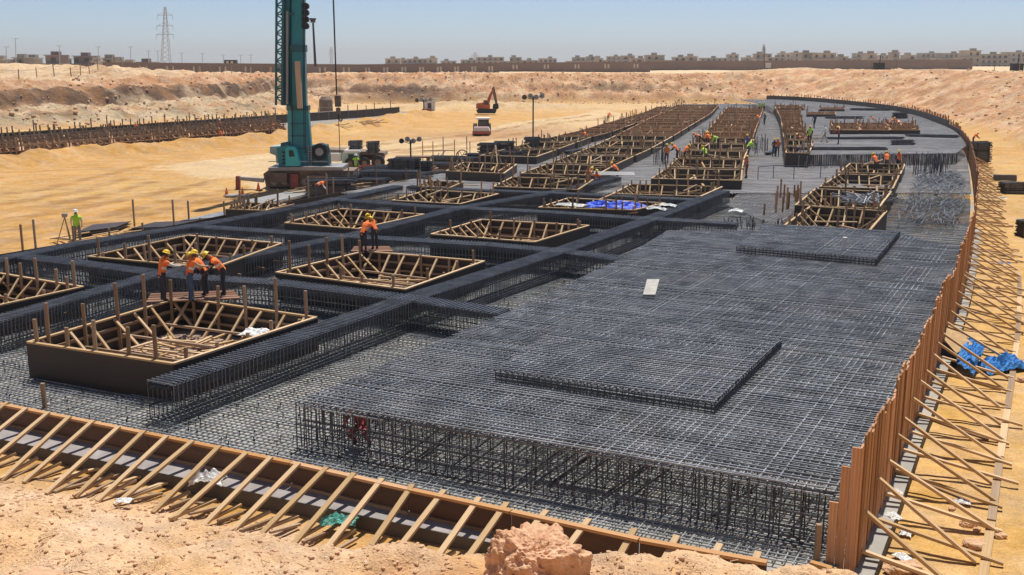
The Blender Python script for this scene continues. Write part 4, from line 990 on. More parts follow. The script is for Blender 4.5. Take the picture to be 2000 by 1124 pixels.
def body_mesh(key, **kw):
    if key in PM: return PM[key]
    J, E_, T = pose(**kw); keys = list(J); idx = {k: i for i, k in enumerate(keys)}
    me_ = bpy.data.meshes.new('skeleton'); me_.from_pydata([J[k][0] for k in keys], [(idx[a], idx[b]) for a, b in E_], [])
    o = bpy.data.objects.new('skeleton', me_); COL.objects.link(o); sk = o.modifiers.new('skin', 'SKIN'); sk.use_smooth_shade = True
    for i, k in enumerate(keys):
        me_.skin_vertices[0].data[i].radius = (J[k][1], J[k][2]); me_.skin_vertices[0].data[i].use_root = (k == 'pel')
    sb = o.modifiers.new('sub', 'SUBSURF'); sb.levels = 1; sb.render_levels = 1
    dg = bpy.context.evaluated_depsgraph_get(); bmh = bpy.data.meshes.new_from_object(o.evaluated_get(dg)); bpy.data.objects.remove(o)
    slot = {'head': 0, 'hand': 0, 'torso': 1, 'arm': 1, 'leg': 2, 'shoe': 3}; A = np.array([J[a][0][:] for a, b in E_]); B = np.array([J[b][0][:] for a, b in E_])
    rad = np.array([(J[a][1]+J[b][1])/2 for a, b in E_]); bmh.materials.clear()
    for _ in range(4): bmh.materials.append(None)
    vest = MB()
    for p in bmh.polygons:
        c = np.array(p.center[:]); t = np.clip(((c-A)*(B-A)).sum(1)/((B-A)**2).sum(1), 0, 1); dd = np.linalg.norm(A+(B-A)*t[:, None]-c, axis=1)/rad; e = T[int(dd.argmin())]
        p.material_index = slot[e]; p.use_smooth = True
        if e == 'torso': vest.poly([bmh.vertices[i].co+bmh.vertices[i].normal*.022 for i in p.vertices][::1], 1 if abs((Vector(c)-J['spn'][0]).dot((J['che'][0]-J['spn'][0]).normalized())-.02) < .035 else 0)
    hp_ = J['hd2'][0]; hdir = (J['hd2'][0]-J['hd1'][0]).normalized(); hel = MB(); a, b = basis(hdir)
    for i, (rr, hh) in enumerate([(.165, .0), (.125, .012), (.122, .06), (.10, .10), (.055, .125), (.005, .132)]):
        for k in range(10):
            t = 2*math.pi*k/10; fwd = 1.25 if (i == 0 and b.y*math.sin(t) > .3) else 1; hel.v.append(tuple(hp_-hdir*.0+hdir*(hh+.015)+(a*math.cos(t)+b*math.sin(t))*rr*fwd))
    for i in range(5):
        for k in range(10): hel.f.append((i*10+k, i*10+(k+1) % 10, (i+1)*10+(k+1) % 10, (i+1)*10+k)); hel.m.append(0)
    hel.f.append(tuple(range(10))[::-1]); hel.m.append(0)
    bl = MB(); ups = J['che'][0]; sp_ = J['spn'][0]
    PM[key] = (bmh, vest, hel, ups, sp_, max(v.co.z for v in bmh.vertices)); return PM[key]
STRIP = M_('reflective strip', (.75, .75, .7), .3)
POSES = {'stand': dict(arm=.25), 'walk': dict(walk=1, arm=.35), 'bend': dict(bend=.75, arm=.5), 'deep': dict(bend=1.25, arm=.3), 'reach': dict(bend=.25, arm=1.0), 'squat': dict(squat=1, bend=.45, arm=.7)}
cache = {}
def person(label, px, ps, rz, vest='orange', shirt='white', legs_='dark', helmet='y', z0=.1, py_is='head', grp=None):
    bmh, vm, hm, _, _, H = body_mesh(ps, **POSES[ps])
    p = at(px[0], px[1], z0+H+.07) if py_is == 'head' else at(px[0], px[1], z0)
    t = thing('person', label, 'person', (p.x, p.y, z0), grp, R(rz))
    sc_ = random.uniform(.95, 1.03); t.scale = (sc_*random.uniform(.95, 1.06), sc_, sc_)
    k = (ps, shirt, legs_)
    if k not in cache:
        c = bmh.copy(); c.materials[0] = SK; c.materials[1] = CLO[shirt]; c.materials[2] = CLO[legs_]; c.materials[3] = M['dark']; cache[k] = c
    o = bpy.data.objects.new('body', cache[k]); COL.objects.link(o); o.parent = t
    if vest:
        kk = (ps, 'vest', vest)
        if kk not in cache: x = vm.build('safety_vest', [CLO[vest], STRIP], t, world=False, smooth=True); cache[kk] = x.data
        else: x = bpy.data.objects.new('safety_vest', cache[kk]); COL.objects.link(x); x.parent = t
    if helmet:
        kk = (ps, 'hel', helmet); mt_ = YEL if helmet == 'y' else WHT
        if kk not in cache: x = hm.build('helmet', mt_, t, world=False, smooth=True); cache[kk] = x.data
        else: x = bpy.data.objects.new('helmet', cache[kk]); COL.objects.link(x); x.parent = t
    return t
person('worker in orange vest and white shirt, leftmost of the four at the beam cage', (312, 494), 'reach', -50, 'orange', 'white', 'dark', z0=1.27)
person('worker in orange vest and blue jeans, second from the left at the beam cage', (366, 495), 'reach', -60, 'orange', 'khaki', 'jeans', z0=1.27)
person('worker in white shirt and open orange vest bending forward, third of the four', (398, 493), 'bend', 80, 'orange', 'white', 'dark', z0=1.27)
person('worker in dark sleeves and orange vest, rightmost of the four at the beam cage', (434, 493), 'bend', 110, 'orange', 'dark', 'dark', z0=1.27)
person('worker in orange vest, back turned, left one of the pair by the crossing beams', (708, 425), 'bend', -30, 'orange', 'dark', 'dark', z0=1.27)
person('worker in orange vest, right one of the pair by the crossing beams', (731, 420), 'bend', 40, 'orange', 'dark', 'dark', z0=1.27)
person('surveyor in lime vest and white head cloth standing at a tripod', (147, 413), 'stand', 20, 'green', 'white', 'grey', 'w', z0=0)
person('crouching worker in maroon clothes under the front corner of the raised mat', (705, 775), 'squat', 160, None, 'maroon', 'maroon', None, z0=.12)
person('worker in orange vest and jeans bending at the board pile, left of two', (1143, 329), 'bend', -60, 'orange', 'red', 'jeans')
person('worker in orange vest and jeans carrying boards, right of two', (1166, 333), 'stand', 150, 'orange', 'blue', 'jeans')
person('worker in orange behind the end of the carried boards', (1207, 317), 'bend', 60, 'orange', 'brown', 'dark')
person('worker in orange vest and dark red trousers standing alone on the walkway', (1460, 304), 'stand', 90, 'orange', 'dark', 'red', z0=.55)
person('worker in orange at the left of the three behind the starter bars', (1303, 282), 'stand', 10, 'orange', 'khaki', 'dark', z0=.55)
person('worker in orange in the middle of the three behind the starter bars', (1324, 281), 'bend', 60, 'orange', 'dark', 'dark', z0=.55)
person('worker in orange at the right of the three behind the starter bars', (1336, 284), 'bend', -60, 'orange', 'brown', 'dark', z0=.55)
person('worker in white and lime vest bent inside a form box', (1379, 285), 'bend', 20, 'green', 'white', 'dark', z0=.55)
person('leftmost orange worker of the stooping group on the middle row', (1368, 259), 'deep', 70, 'orange', 'dark', 'dark', z0=.9)
person('middle orange worker of the stooping group on the middle row', (1378, 259), 'bend', -40, 'orange', 'brown', 'dark', z0=.6)
person('rightmost orange worker of the stooping group on the middle row', (1387, 260), 'bend', 30, 'orange', 'khaki', 'dark', z0=.6)
person('worker in lime vest right of the stooping orange group', (1404, 263), 'deep', 90, 'green', 'green', 'dark', z0=.9)
person('worker in lime vest and blue trousers at the right side of the middle row', (1461, 274), 'bend', -70, 'green', 'green', 'jeans', z0=.55)
person('worker in blue behind the lime vest worker at the middle row', (1460, 263), 'stand', 30, None, 'blue', 'dark', z0=.55)
person('worker in orange vest and blue trousers by the narrow row, right of two', (1520, 270), 'stand', 5, 'orange', 'dark', 'jeans', z0=.55)
person('worker in brown by the narrow row, left of two', (1513, 270), 'stand', -30, None, 'brown', 'dark', z0=.55)
person('worker in orange and red stooping at the narrow row, left of the lime one', (1568, 263), 'bend', 70, 'orange', 'red', 'red', z0=.6)
person('second worker in orange stooping at the narrow row', (1577, 265), 'bend', -20, 'orange', 'red', 'dark', z0=.6)
person('tall worker in lime vest standing on the far raised mat', (1583, 247), 'stand', 150, 'green', 'dark', 'dark', z0=1.55)
person('man in white shirt walking on the far raised mat', (1613, 244), 'walk', 60, None, 'white', 'khaki', None, z0=1.55)
person('man in dark red shirt standing on the far raised mat', (1640, 247), 'reach', 70, None, 'maroon', 'dark', 'y', z0=1.55)
person('small dark figure at the back of the raised mat', (1592, 222), 'walk', 10, None, 'dark', 'dark', None, z0=1.55)
person('worker in orange at the left of the trio on the farthest stepped box', (1713, 301), 'bend', 10, 'orange', 'white', 'dark', z0=.6)
person('worker in orange in the middle of the trio on the farthest stepped box', (1734, 298), 'bend', -10, 'orange', 'dark', 'dark', z0=.6)
person('worker in orange at the right of the trio on the farthest stepped box', (1757, 293), 'stand', 20, 'orange', 'dark', 'dark', z0=.6)
person('worker in pale orange by the far right form, leftmost of three', (1709, 226), 'bend', 80, 'orange', 'white', 'white', None, z0=1.0)
person('worker in orange by the far right form, middle of three', (1739, 230), 'bend', -80, 'orange', 'dark', 'dark', z0=1.0)
person('worker in orange by the far right form, rightmost of three', (1758, 234), 'deep', 10, 'orange', 'dark', 'dark', z0=1.0)
person('worker in red bending outside the bend of the plank form, left of two', (1887, 262), 'deep', 100, 'orange', 'maroon', 'dark', None, z0=0)
person('worker in red carrying a load outside the bend of the plank form, right of two', (1902, 258), 'bend', -100, 'orange', 'red', 'dark', None, z0=0)
person('man in dark trousers walking up the walkway far away', (1494, 220), 'walk', 0, None, 'grey', 'dark', 'y', z0=.55)
person('worker in pale orange at the far end of the middle row', (1484, 223), 'bend', 40, 'orange', 'white', 'white', None, z0=.55)
person('left green figure at the far end of the walkway', (1484, 200), 'stand', 0, 'green', 'white', 'dark', 'w', z0=.55)
person('right green figure at the far end of the walkway', (1493, 199), 'stand', 0, 'green', 'white', 'dark', 'w', z0=.55)
person('worker in orange near the left border of the leftmost far row', (1146, 256), 'bend', 30, 'orange', 'red', 'dark', None, z0=.3)
person('worker in red at the far end of the leftmost far row', (1188, 219), 'bend', -30, 'orange', 'red', 'dark', None, z0=.3)
person('worker in lime vest and white boots standing on the crane side', (695, 303), 'stand', 170, 'green', 'dark', 'dark', 'w', z0=.3)
person('worker in orange and blue trousers stooping in front of the crane carrier', (617, 350), 'deep', -80, 'orange', 'white', 'jeans', None, z0=.2)
for k, (x, y, lab) in enumerate([(213, 238, 'lone worker in red standing behind the far left foundation'), (265, 240, 'worker in pale red right of the lone one at the far left foundation'), (429, 235, 'worker in orange in the far left foundation, upper of two'),
        (433, 252, 'worker in red and white in the far left foundation, lower of two'), (536, 220, 'worker in orange on the far left foundation beside the crane boom'), (530, 240, 'worker in red stooping beside the crane boom in the far left foundation')]):
    person(lab, (x, y), ('stand', 'stand', 'stand', 'bend', 'bend', 'deep')[k], k*50, 'orange', 'red', 'maroon', None if k % 2 else 'w', z0=.2)
def walk_boards(label, q, z0):
    t = thing('walk_boards', label, 'boards', at(*q[0], z0)); a, b, c_, d_ = [at(x, y, z0) for x, y in q]
    for k in range(4):
        f = (k+.5)/4; piece('board', lerp(a, d_, f), lerp(b, c_, f), .28, .05, M['timber_brown'], t)
    for f in (a, b, c_, d_): g_ = lerp(f, (a+c_)/2, .12); piece('leg', Vector((g_.x, g_.y, .12)), g_, .08, .08, M['timber_old'], t)
walk_boards('weathered walk boards behind the nearest form box where four workers stand', [(285, 592), (470, 584), (455, 568), (295, 574)], 1.24)
walk_boards('weathered walk boards where the pair of workers in orange vests stand', [(685, 492), (768, 492), (760, 482), (692, 482)], 1.24)
# surveyor's tripod
tp = thing('survey_tripod', 'thin wooden surveying tripod in front of the surveyor', 'tripod', at(128, 478, 0)); hd = at(131, 478, 0)+Vector((0, 0, 1.45))
for dx, dy in ((-.45, -.25), (.35, -.35), (.05, .5)): piece('leg', at(131, 478, 0)+Vector((dx, dy, 0)), hd, .04, .04, M['timber_old'], tp)
mm = MB(); mm.box(hd+Vector((0, 0, .1)), (.2, .2, .2)); mm.tube([hd+Vector((-.15, 0, .13)), hd+Vector((.15, .05, .13))], .05, 8); mm.build('instrument', M['steel'], tp)
# boards carried by two workers
bc = thing('carried_boards', 'pale boards held between two workers beyond the cross beams', 'boards', at(1185, 352, .1))
for k in range(4):
    p = at(1160, 336+k*2, 1.4); piece('board', p, p+Vector((2.9, -.5, .02*k)), .22, .04, M['whitep'], bc)

# ------------------------------------------------------------------ mobile crane
CB = at(600, 368, 0); CB = Vector((CB.x, CB.y, 0))
cr = thing('mobile_crane', 'teal mobile crane, boom raised almost upright with a lattice jib folded along it', 'crane', CB)
def CP(x, y, dep=0): return atd(x, y, CB.y+dep)
def prof(name, pts, dep0, dep1, m, parent=None):
    mb_ = MB(); A = [CP(x, y, dep0) for x, y in pts]; B = [Vector((p.x, p.y+dep1-dep0, p.z)) for p in A]
    mb_.poly(A); mb_.poly(B[::-1]); n = len(A)
    for i in range(n): mb_.q(A[i], B[i], B[(i+1) % n], A[(i+1) % n])
    return mb_.build(name, m, parent or cr)
z = lambda p, zz: Vector((p.x, p.y, zz))
prof('carrier', [(514, 340), (528, 330), (690, 334), (690, 352), (660, 362), (520, 366)], -.4, 2.3, M['brownsteel'])
prof('deck', [(524, 328), (600, 326), (668, 327), (668, 333), (524, 334)], -.7, 2.5, M['steel'])
prof('outrigger_box', [(528, 338), (560, 339), (560, 358), (528, 356)], -.9, -.42, M['brownsteel'])
prof('outrigger_box', [(567, 340), (582, 341), (582, 370), (567, 368)], -1.0, -.42, M['rust'])
prof('outrigger_box', [(600, 343), (640, 344), (640, 360), (600, 360)], -.8, -.42, M['brownsteel'])
prof('outrigger_beam', [(462, 346), (514, 349), (514, 357), (462, 352)], -1.0, -.6, M['steel'])
prof('outrigger_leg', [(460, 345), (467, 345), (467, 372), (460, 372)], -1.05, -.6, M['rust'])
mm = MB(); p = at(464, 384, 0); mm.box((p.x, p.y, .06), (1.6, .9, .12)); mm.build('outrigger_pad', M['steel'], cr)
for x in (536, 556, 596, 618, 655, 676):
    for dd_ in (-.35, 2.2):
        w_ = CP(x, 362, dd_); w_.z = .52; mm = MB(); mm.tube([w_-Vector((0, .02, 0)), w_+Vector((0, .32, 0))], .52, 18); wo_ = mm.build('wheel', M['dark'], cr)
        mm = MB(); mm.tube([w_-Vector((0, .06, 0)), w_+Vector((0, .0, 0))], .26, 12); h_ = mm.build('hub', M['steel'], cr)
prof('counterweight', [(527, 287), (560, 285), (562, 318), (540, 320), (538, 304), (527, 300)], .3, 2.0, M['palegreen'])
prof('superstructure', [(540, 290), (560, 284), (588, 286), (596, 327), (545, 328)], .1, 2.2, M['teal'])
cb_ = prof('cab', [(557, 291), (562, 287), (574, 287), (579, 293), (583, 312), (586, 318), (585, 325), (558, 325)], -.75, .05, mat('bright teal cab paint', (.03, .48, .50), .35, .15, .8))
prof('cab_window', [(564, 294), (572, 294), (575, 306), (565, 307)], -.80, -.755, M['glass'])
mm = MB()
for yy in (298, 305, 312, 319): mm.box(CP(554, yy, .08), (.16, .1, .12))
mm.build('vents', M['dark'], cr)
prof('roof_hatch', [(548, 280), (566, 277), (566, 286), (548, 287)], .2, 1.2, M['teal_dark'])
prof('winch_frame', [(605, 285), (636, 284), (640, 300), (642, 324), (600, 326)], .3, 1.6, M['teal_dark'])
w_ = CP(624, 297, .2); mm = MB(); mm.tube([w_, w_+Vector((0, .9, 0))], .62, 20); mm.build('winch_drum', M['dark'], cr)
mm = MB(); mm.tube([w_-Vector((0, .08, 0)), w_], .3, 14); mm.build('drum_hub', M['steel'], cr)
# boom (box sections narrowing upwards, extends above the photo)
def boxbeam(name, a, b, w0, w1, dep, m):
    A = Vector(a); B = Vector(b); mb_ = MB(); v = []
    for P_, w in ((A, w0), (B, w1)):
        dd = dep*w/w0; c = w*.22
        for x, y in ((-w/2+c, -dd/2), (w/2-c, -dd/2), (w/2, -dd/2+c), (w/2, dd/2-c), (w/2-c, dd/2), (-w/2+c, dd/2), (-w/2, dd/2-c), (-w/2, -dd/2+c)): v.append(P_+Vector((x, y, 0)))
    for i in range(8): mb_.q(v[i], v[(i+1) % 8], v[8+(i+1) % 8], v[8+i])
    mb_.poly(v[:8][::-1]); mb_.poly(v[8:]); return mb_.build(name, m, cr)
B0 = CP(588, 322, .8); B1 = CP(583, 212, .9); B2 = CP(580, 95, 1.0); B3 = CP(581, 0, 1.1)
boxbeam('boom_base', B0, B1, 1.85, 1.55, 1.5, M['teal'])
boxbeam('boom_section', B1-Vector((0, 0, .3)), B2, 1.28, 1.28, 1.2, M['teal'])
up_ = (B3-B2); boxbeam('boom_section', B2-Vector((0, 0, .2)), B2+up_*4.5, 1.15, 1.05, 1.05, M['teal'])
boxbeam('boom_section', B2+up_*4.3, B2+up_*9, .95, .85, .9, M['teal'])
boxbeam('boom_collar', B1-Vector((0, 0, .14)), B1+Vector((0, 0, .22)), 1.65, 1.65, 1.6, M['teal_dark'])
boxbeam('boom_collar', B2-Vector((0, 0, .25)), B2+Vector((0, 0, .25)), 1.42, 1.42, 1.4, M['teal_dark'])
piece('lift_cylinder', CP(586, 212, -.15), CP(581, 120, -.1), .36, .3, M['timber'], cr)
piece('side_cylinder', CP(561, 204, .1), CP(561, 22, .2), .16, .16, M['steel'], cr)
for yy in (106, 28, 203): piece('jib_bracket', CP(548, yy, .3), CP(575, yy, .6), .15, .2, M['teal_dark'], cr)
for k in range(4): w_ = CP(596, 12+k*13, .6); mm = MB(); mm.tube([w_, w_+Vector((0, .5, 0))], .24, 12); mm.build('sheave', M['dark'], cr)
for x0, x1 in ((597, 592), (594, 590)): piece('hose', CP(x0, 300, -.2), CP(x1, -160, .2), .05, .05, M['dark'], cr)
piece('hose', CP(572, 300, -.15), CP(569, 100, .1), .06, .06, M['dark'], cr)
for k in range(9): piece('ladder_rung', CP(602, 326-k*5, .1), CP(608, 326-k*5, .1), .05, .05, M['steel'], cr)
for x in (602, 608): piece('ladder_rail', CP(x, 328, .1), CP(x, 284, .1), .05, .05, M['steel'], cr)
for k in range(3): piece('weld_band', CP(566, 290-k*24, -.02), CP(600, 290-k*24, -.02), .07, .07, M['teal_dark'], cr)
for x0, x1 in ((524, 540), (560, 600), (610, 640)): piece('hand_rail', CP(x0, 316, -.7), CP(x1, 316, -.7), .05, .05, M['steel'], cr)
# folded lattice jib
jb = thing('x', None, None, CB); bpy.data.objects.remove(jb)
for sx, x in ((-1, 541), (1, 553)):
    for dd_ in (-.1, .8): piece('jib_chord', CP(x-2, 206, dd_), CP(x-2+(2 if sx < 0 else 3), -160, dd_), .15, .15, M['teal_dark'], cr)
for k in range(36):
    y0 = 200-k*9; a_, b_ = (540, 553) if k % 2 else (553, 540)
    piece('jib_lacing', CP(a_-1, y0, -.1), CP(b_-1, y0-9, -.1), .1, .1, M['teal'], cr)
    if k % 2: piece('jib_lacing', CP(540, y0, -.1), CP(553, y0, .8), .08, .08, M['teal_dark'], cr)
boxbeam('jib_box', CP(558, 206, .6), CP(560, -160, .6), .55, .55, .6, M['teal_dark'])
# hoist rope with hook block
hk = thing('hook_block', 'dark crane hook block hanging on two long ropes right of the boom', 'hook block', atd(660, 214, CB.y+2))
for dx in (0, 2): piece('rope', atd(646+dx, -120, CB.y+2), atd(657+dx*.5, 186, CB.y+2), .05, .05, M['dark'], hk)
mm = MB(); c0 = atd(660, 198, CB.y+2); mm.box(c0, (.45, .3, .85)); mm.box(c0+Vector((0, 0, -.75)), (.32, .25, .5)); mm.build('block', M['brownsteel'], hk)
mm = MB(); mm.tube([c0+Vector((0, 0, -.9)), c0+Vector((0, 0, -1.35)), c0+Vector((.2, 0, -1.55)), c0+Vector((.28, 0, -1.35))], .06, 6); mm.build('hook', M['dark'], hk)
piece('tag_line', atd(661, 220, CB.y+2), atd(664, 300, CB.y+2), .05, .05, M['dark'], hk)

# barriers
def barrier(label, a, b, z0=0, grp='red and white barriers', h=.9):
    t = thing('barrier', label, 'barrier', at(*a, z0), grp); p, q = at(*a, z0), at(*b, z0)
    for k, zz in enumerate((.35, .6, .85)): piece('rail', p+Vector((0, 0, zz)), q+Vector((0, 0, zz)), .05, .14, M['redp'] if k != 1 else M['whitep'], t)
    for e in (p, q): piece('leg', e, e+Vector((0, 0, h)), .08, .08, M['redp'], t)
barrier('red and white barrier beyond the carrier, right of the lime worker', (702, 345), (728, 343))
for k, (x, y) in enumerate([(443, 383), (474, 383), (505, 372)]):
    t = thing('traffic_cone', ['orange traffic cone left of the outrigger pad', 'orange traffic cone right of the outrigger pad', 'orange traffic cone near the crane carrier'][k], 'cone', at(x, y), 'traffic cones round the outrigger')
    p = at(x, y); mm = MB(); mm.tube([p+Vector((0, 0, .04)), p+Vector((0, 0, .6))], [.16, .03], 10); mm.build('cone', CLO['orange'], t); mm = MB(); mm.box(p+Vector((0, 0, .02)), (.4, .4, .04)); mm.build('base', M['dark'], t)

# ------------------------------------------------------------------ flatbed truck with bundles
TP = at(700, 330, 0)
tk = thing('flatbed_truck', 'dusty brown flatbed truck with green cab side standing behind the crane carrier', 'truck', TP)
def tp_(x, y, d=0): return atd(x, y, TP.y+d)
def tprof(name, pts, d0, d1, m, par):
    mb_ = MB(); A = [tp_(x, y, d0) for x, y in pts]; B = [Vector((p.x, p.y+d1-d0, p.z)) for p in A]; mb_.poly(A); mb_.poly(B[::-1]); n = len(A)
    for i in range(n): mb_.q(A[i], B[i], B[(i+1) % n], A[(i+1) % n])
    return mb_.build(name, m, par)
tprof('cab', [(668, 300), (676, 297), (700, 298), (702, 328), (668, 330)], -.2, 2.0, M['palegreen'], tk)
tprof('cab_roof', [(672, 294), (702, 294), (703, 298), (670, 299)], -.25, 2.0, M['whitep'], tk)
tprof('side_window', [(680, 302), (698, 302), (698, 311), (680, 311)], -.25, -.205, M['glass'], tk)
tprof('cargo_bed', [(638, 292), (750, 299), (752, 305), (638, 299)], .6, 3.0, M['brownsteel'], tk)
tprof('chassis', [(700, 305), (748, 306), (748, 312), (700, 315)], 1.0, 2.6, M['rust'], tk)
tprof('side_box', [(634, 300), (665, 300), (665, 316), (634, 316)], 0, .8, M['whitep'], tk)
for x, y, r_ in [(738, 318, .6), (712, 321, .5), (684, 326, .5)]:
    c0 = tp_(x, y, -.1 if x > 700 else -.3); c0.z = r_; mm = MB(); mm.tube([c0, c0+Vector((0, .4, 0))], r_, 18); mm.build('wheel', M['dark'], tk); mm = MB(); mm.tube([c0-Vector((0, .04, 0)), c0], r_*.45, 12); mm.build('hub', M['brownsteel'], tk)
bundle('black rebar bundle on the truck bed, left one', tp_(695, 297, 1.2), 1.1, 1.2, .95, 0)
bundle('black rebar bundle on the truck bed, right one', tp_(729, 299, 1.2), 1.05, 1.2, .95, 0)

# ------------------------------------------------------------------ lighting towers and generator
def light_tower(label, px, h, n=4, z0=0, sc=1, trailer=True):
    p = at(*px, z0); t = thing('light_tower', label, 'light tower', p, 'lighting towers'); 
    piece('mast', p, p+Vector((0, 0, h)), .12*sc, .12*sc, M['dark'], t)
    for k in range(n):
        o = p+Vector(((k-(n-1)/2)*.5*sc, -.1, h-.1+.15*(k % 2))); mm = MB(); mm.tube([o, o+Vector((0, .12, 0))], .22*sc, 12); mm.build('lamp_head', M['steel'] if k else M['glass'], t)
        piece('lamp_arm', p+Vector((0, 0, h-.35)), o, .05*sc, .05*sc, M['dark'], t)
    if trailer:
        mm = MB(); mm.box(p+Vector((.5, .2, .6)), (1.5, 1.0, .8)); mm.build('generator', M['rust'], t); mm = MB()
        mm.tube([p+Vector((0, -.4, .3)), p+Vector((0, -.2, .3))], .3, 14); mm.build('wheel', M['dark'], t)
    return t
light_tower('grey lighting tower with four round lamps on a red trailer, behind the dark bundles', (803, 340), 2.9, 4)
light_tower('tall thin lighting mast on the bare sand beside the black bundles', (1041, 288), 5.6, 4, sc=1.3, trailer=False)
light_tower('small lighting tower beside the white hut at the far left foundation', (828, 224), 2.6, 4, sc=1.6)
fl = atd(610, 35, 240); t = thing('floodlight_mast', 'tall dark floodlight mast beyond the boundary wall', 'mast', (fl.x+2, 240, 6)); mm = MB(); mm.tube([atd(616, 130, 240), atd(611, 38, 240)], [.3, .2], 8); mm.build('pole', M['dark'], t)
mm = MB(); mm.tube([atd(611, 45, 240), atd(611, 36, 240)], [.4, .8], 10); mm.build('lamp_crown', M['dark'], t)
mm = MB(); mm.box(atd(611, 44, 240), (1.5, 1.0, .12)); mm.build('platform', M['steel'], t)
# site scaffold frame right of the tower
sf = thing('scaffold_frame', 'open scaffold frame of thin posts and a cross brace on the bare sand', 'scaffold', at(850, 320))
for x in (826, 846, 866, 888, 912, 918): piece('post', at(x, 318, 0), at(x, 318, 0)+Vector((0, 0, random.uniform(1.9, 2.6))), .08, .08, M['timber_old'], sf)
piece('rail', at(826, 318)+Vector((0, 0, 1.1)), at(888, 318)+Vector((0, 0, 1.15)), .08, .08, M['timber_old'], sf)
piece('brace', at(848, 318), at(872, 318)+Vector((0, 0, 1.2)), .07, .07, M['timber_old'], sf)
piece('brace', at(858, 318)+Vector((0, 0, .9)), at(846, 318), .07, .07, M['timber_old'], sf)
wb = thing('work_table', 'brown timber work bench beside the lighting tower', 'bench', at(785, 335))
p, q = at(774, 332), at(842, 332); piece('top', p+Vector((0, 0, 1.15)), q+Vector((0, 0, 1.15)), 1.2, .14, M['timber_old'], wb)
for e in (.08, .92): piece('leg', lerp(p, q, e), lerp(p, q, e)+Vector((0, 0, 1.05)), .25, .9, M['brownsteel'], wb)
t = thing('cable_reel', 'wheel shaped cable reel lying on the bundles', 'reel', at(903, 325)); c0 = at(903, 322)+Vector((0, 0, .8))
mm = MB()
for k in range(20): a = k/20*6.283; b = (k+1)/20*6.283; mm.bar(c0+Vector((math.cos(a)*.55, 0, math.sin(a)*.55)), c0+Vector((math.cos(b)*.55, 0, math.sin(b)*.55)), .09)
for k in range(6): a = k/6*6.283; mm.bar(c0, c0+Vector((math.cos(a)*.55, 0, math.sin(a)*.55)), .05)
mm.build('wheel', M['brownsteel'], t)
t = thing('rebar_cage_pyramid', 'small peaked timber frame at the near end of the second far row', 'timber frame', at(970, 350))
pk = at(968, 345)+Vector((0, 0, 2.6))
for x, y in ((950, 350), (975, 353), (988, 346), (960, 345)): piece('leg', at(x, y), pk, .08, .08, M['timber_old'], t)
# standing poles on the sand and ledge
for k, (x, y, h) in enumerate([(652, 392, 1.0), (640, 380, .8), (682, 378, 1.4), (735, 365, 1.2), (45, 492, .8), (263, 443, 1.0), (370, 442, .9)]):
    t = thing('stake', f'single upright timber stake near the left ledge, {ORD[k]} counted from the crane towards the camera' , 'stake', at(x, y), 'timber stakes at the left ledge'); piece('stick', at(x, y, 0), at(x, y, 0)+Vector((0, 0, h+.6)), .09, .09, M['timber_old'], t)

# ------------------------------------------------------------------ excavator and roller
def along(p, a, d, w=0): return p
EX = at(950, 221, .4)
ex = thing('excavator', 'orange tracked excavator working at the far end of the pit, bucket down on the right', 'excavator', EX)
def E(x, y, d=0): return atd(x, y, EX.y+d)
def eprof(name, pts, d0, d1, m, par=ex, F_=E):
    mb_ = MB(); A = [F_(x, y, d0) for x, y in pts]; B = [Vector((p.x, p.y+d1-d0, p.z)) for p in A]; mb_.poly(A); mb_.poly(B[::-1]); n = len(A)
    for i in range(n): mb_.q(A[i], B[i], B[(i+1) % n], A[(i+1) % n])
    return mb_.build(name, m, par)
for dd_ in (0, 2.4): eprof('track', [(930, 216), (934, 213), (966, 213), (970, 217), (967, 222), (933, 222)], dd_, dd_+.6, M['dark'])
eprof('body', [(930, 203), (950, 200), (956, 206), (956, 213), (930, 213)], .2, 2.8, M['orange'])
eprof('cab', [(944, 196), (953, 196), (957, 205), (957, 212), (944, 212)], -.05, 1.0, M['orange']); eprof('cab_window', [(946, 198), (952, 198), (954, 205), (946, 205)], -.1, -.055, M['glass'])
eprof('boom', [(948, 206), (955, 186), (961, 176), (965, 177), (960, 188), (954, 208)], 1.2, 1.9, M['orange'])
eprof('stick', [(960, 174), (965, 168), (969, 185), (972, 205), (968, 206), (963, 186)], 1.3, 1.8, M['brownsteel'])
eprof('bucket', [(963, 204), (973, 203), (974, 212), (966, 217), (962, 211)], 1.0, 2.2, M['dark'])
RO = at(940, 267, 0)
ro = thing('road_roller', 'red road roller with a dark cab compacting the sand, seen from the front', 'roller', RO)
def F2(x, y, d=0): return atd(x, y, RO.y+d)
mm = MB(); c0 = F2(922, 261, 0); c0.z = .62; c1 = F2(957, 261, 0); c1.z = .62; mm.tube([c0+Vector((.2, .8, 0)), c1+Vector((-.2, .8, 0))], .62, 20); mm.build('drum', M['rust'], ro)
eprof('drum_frame', [(922, 257), (958, 257), (957, 262), (923, 262)], -.1, .3, M['orange'], ro, F2); eprof('hood', [(926, 249), (954, 249), (957, 257), (924, 257)], .0, 2.2, M['whitep'], ro, F2)
eprof('cab', [(934, 234), (954, 234), (955, 249), (933, 249)], 1.8, 3.6, M['dark'], ro, F2); eprof('windscreen', [(936, 236), (952, 236), (953, 247), (935, 247)], 1.74, 1.79, M['glass'], ro, F2); eprof('roof', [(931, 231), (957, 231), (957, 234), (931, 234)], 1.6, 3.8, M['whitep'], ro, F2)
for x in (928, 955): c0 = F2(x, 258, 3); c0.z = .75; mm = MB(); mm.tube([c0-Vector((.25, 0, 0)), c0+Vector((.25, 0, 0))], .75, 18); mm.build('wheel', M['dark'], ro)
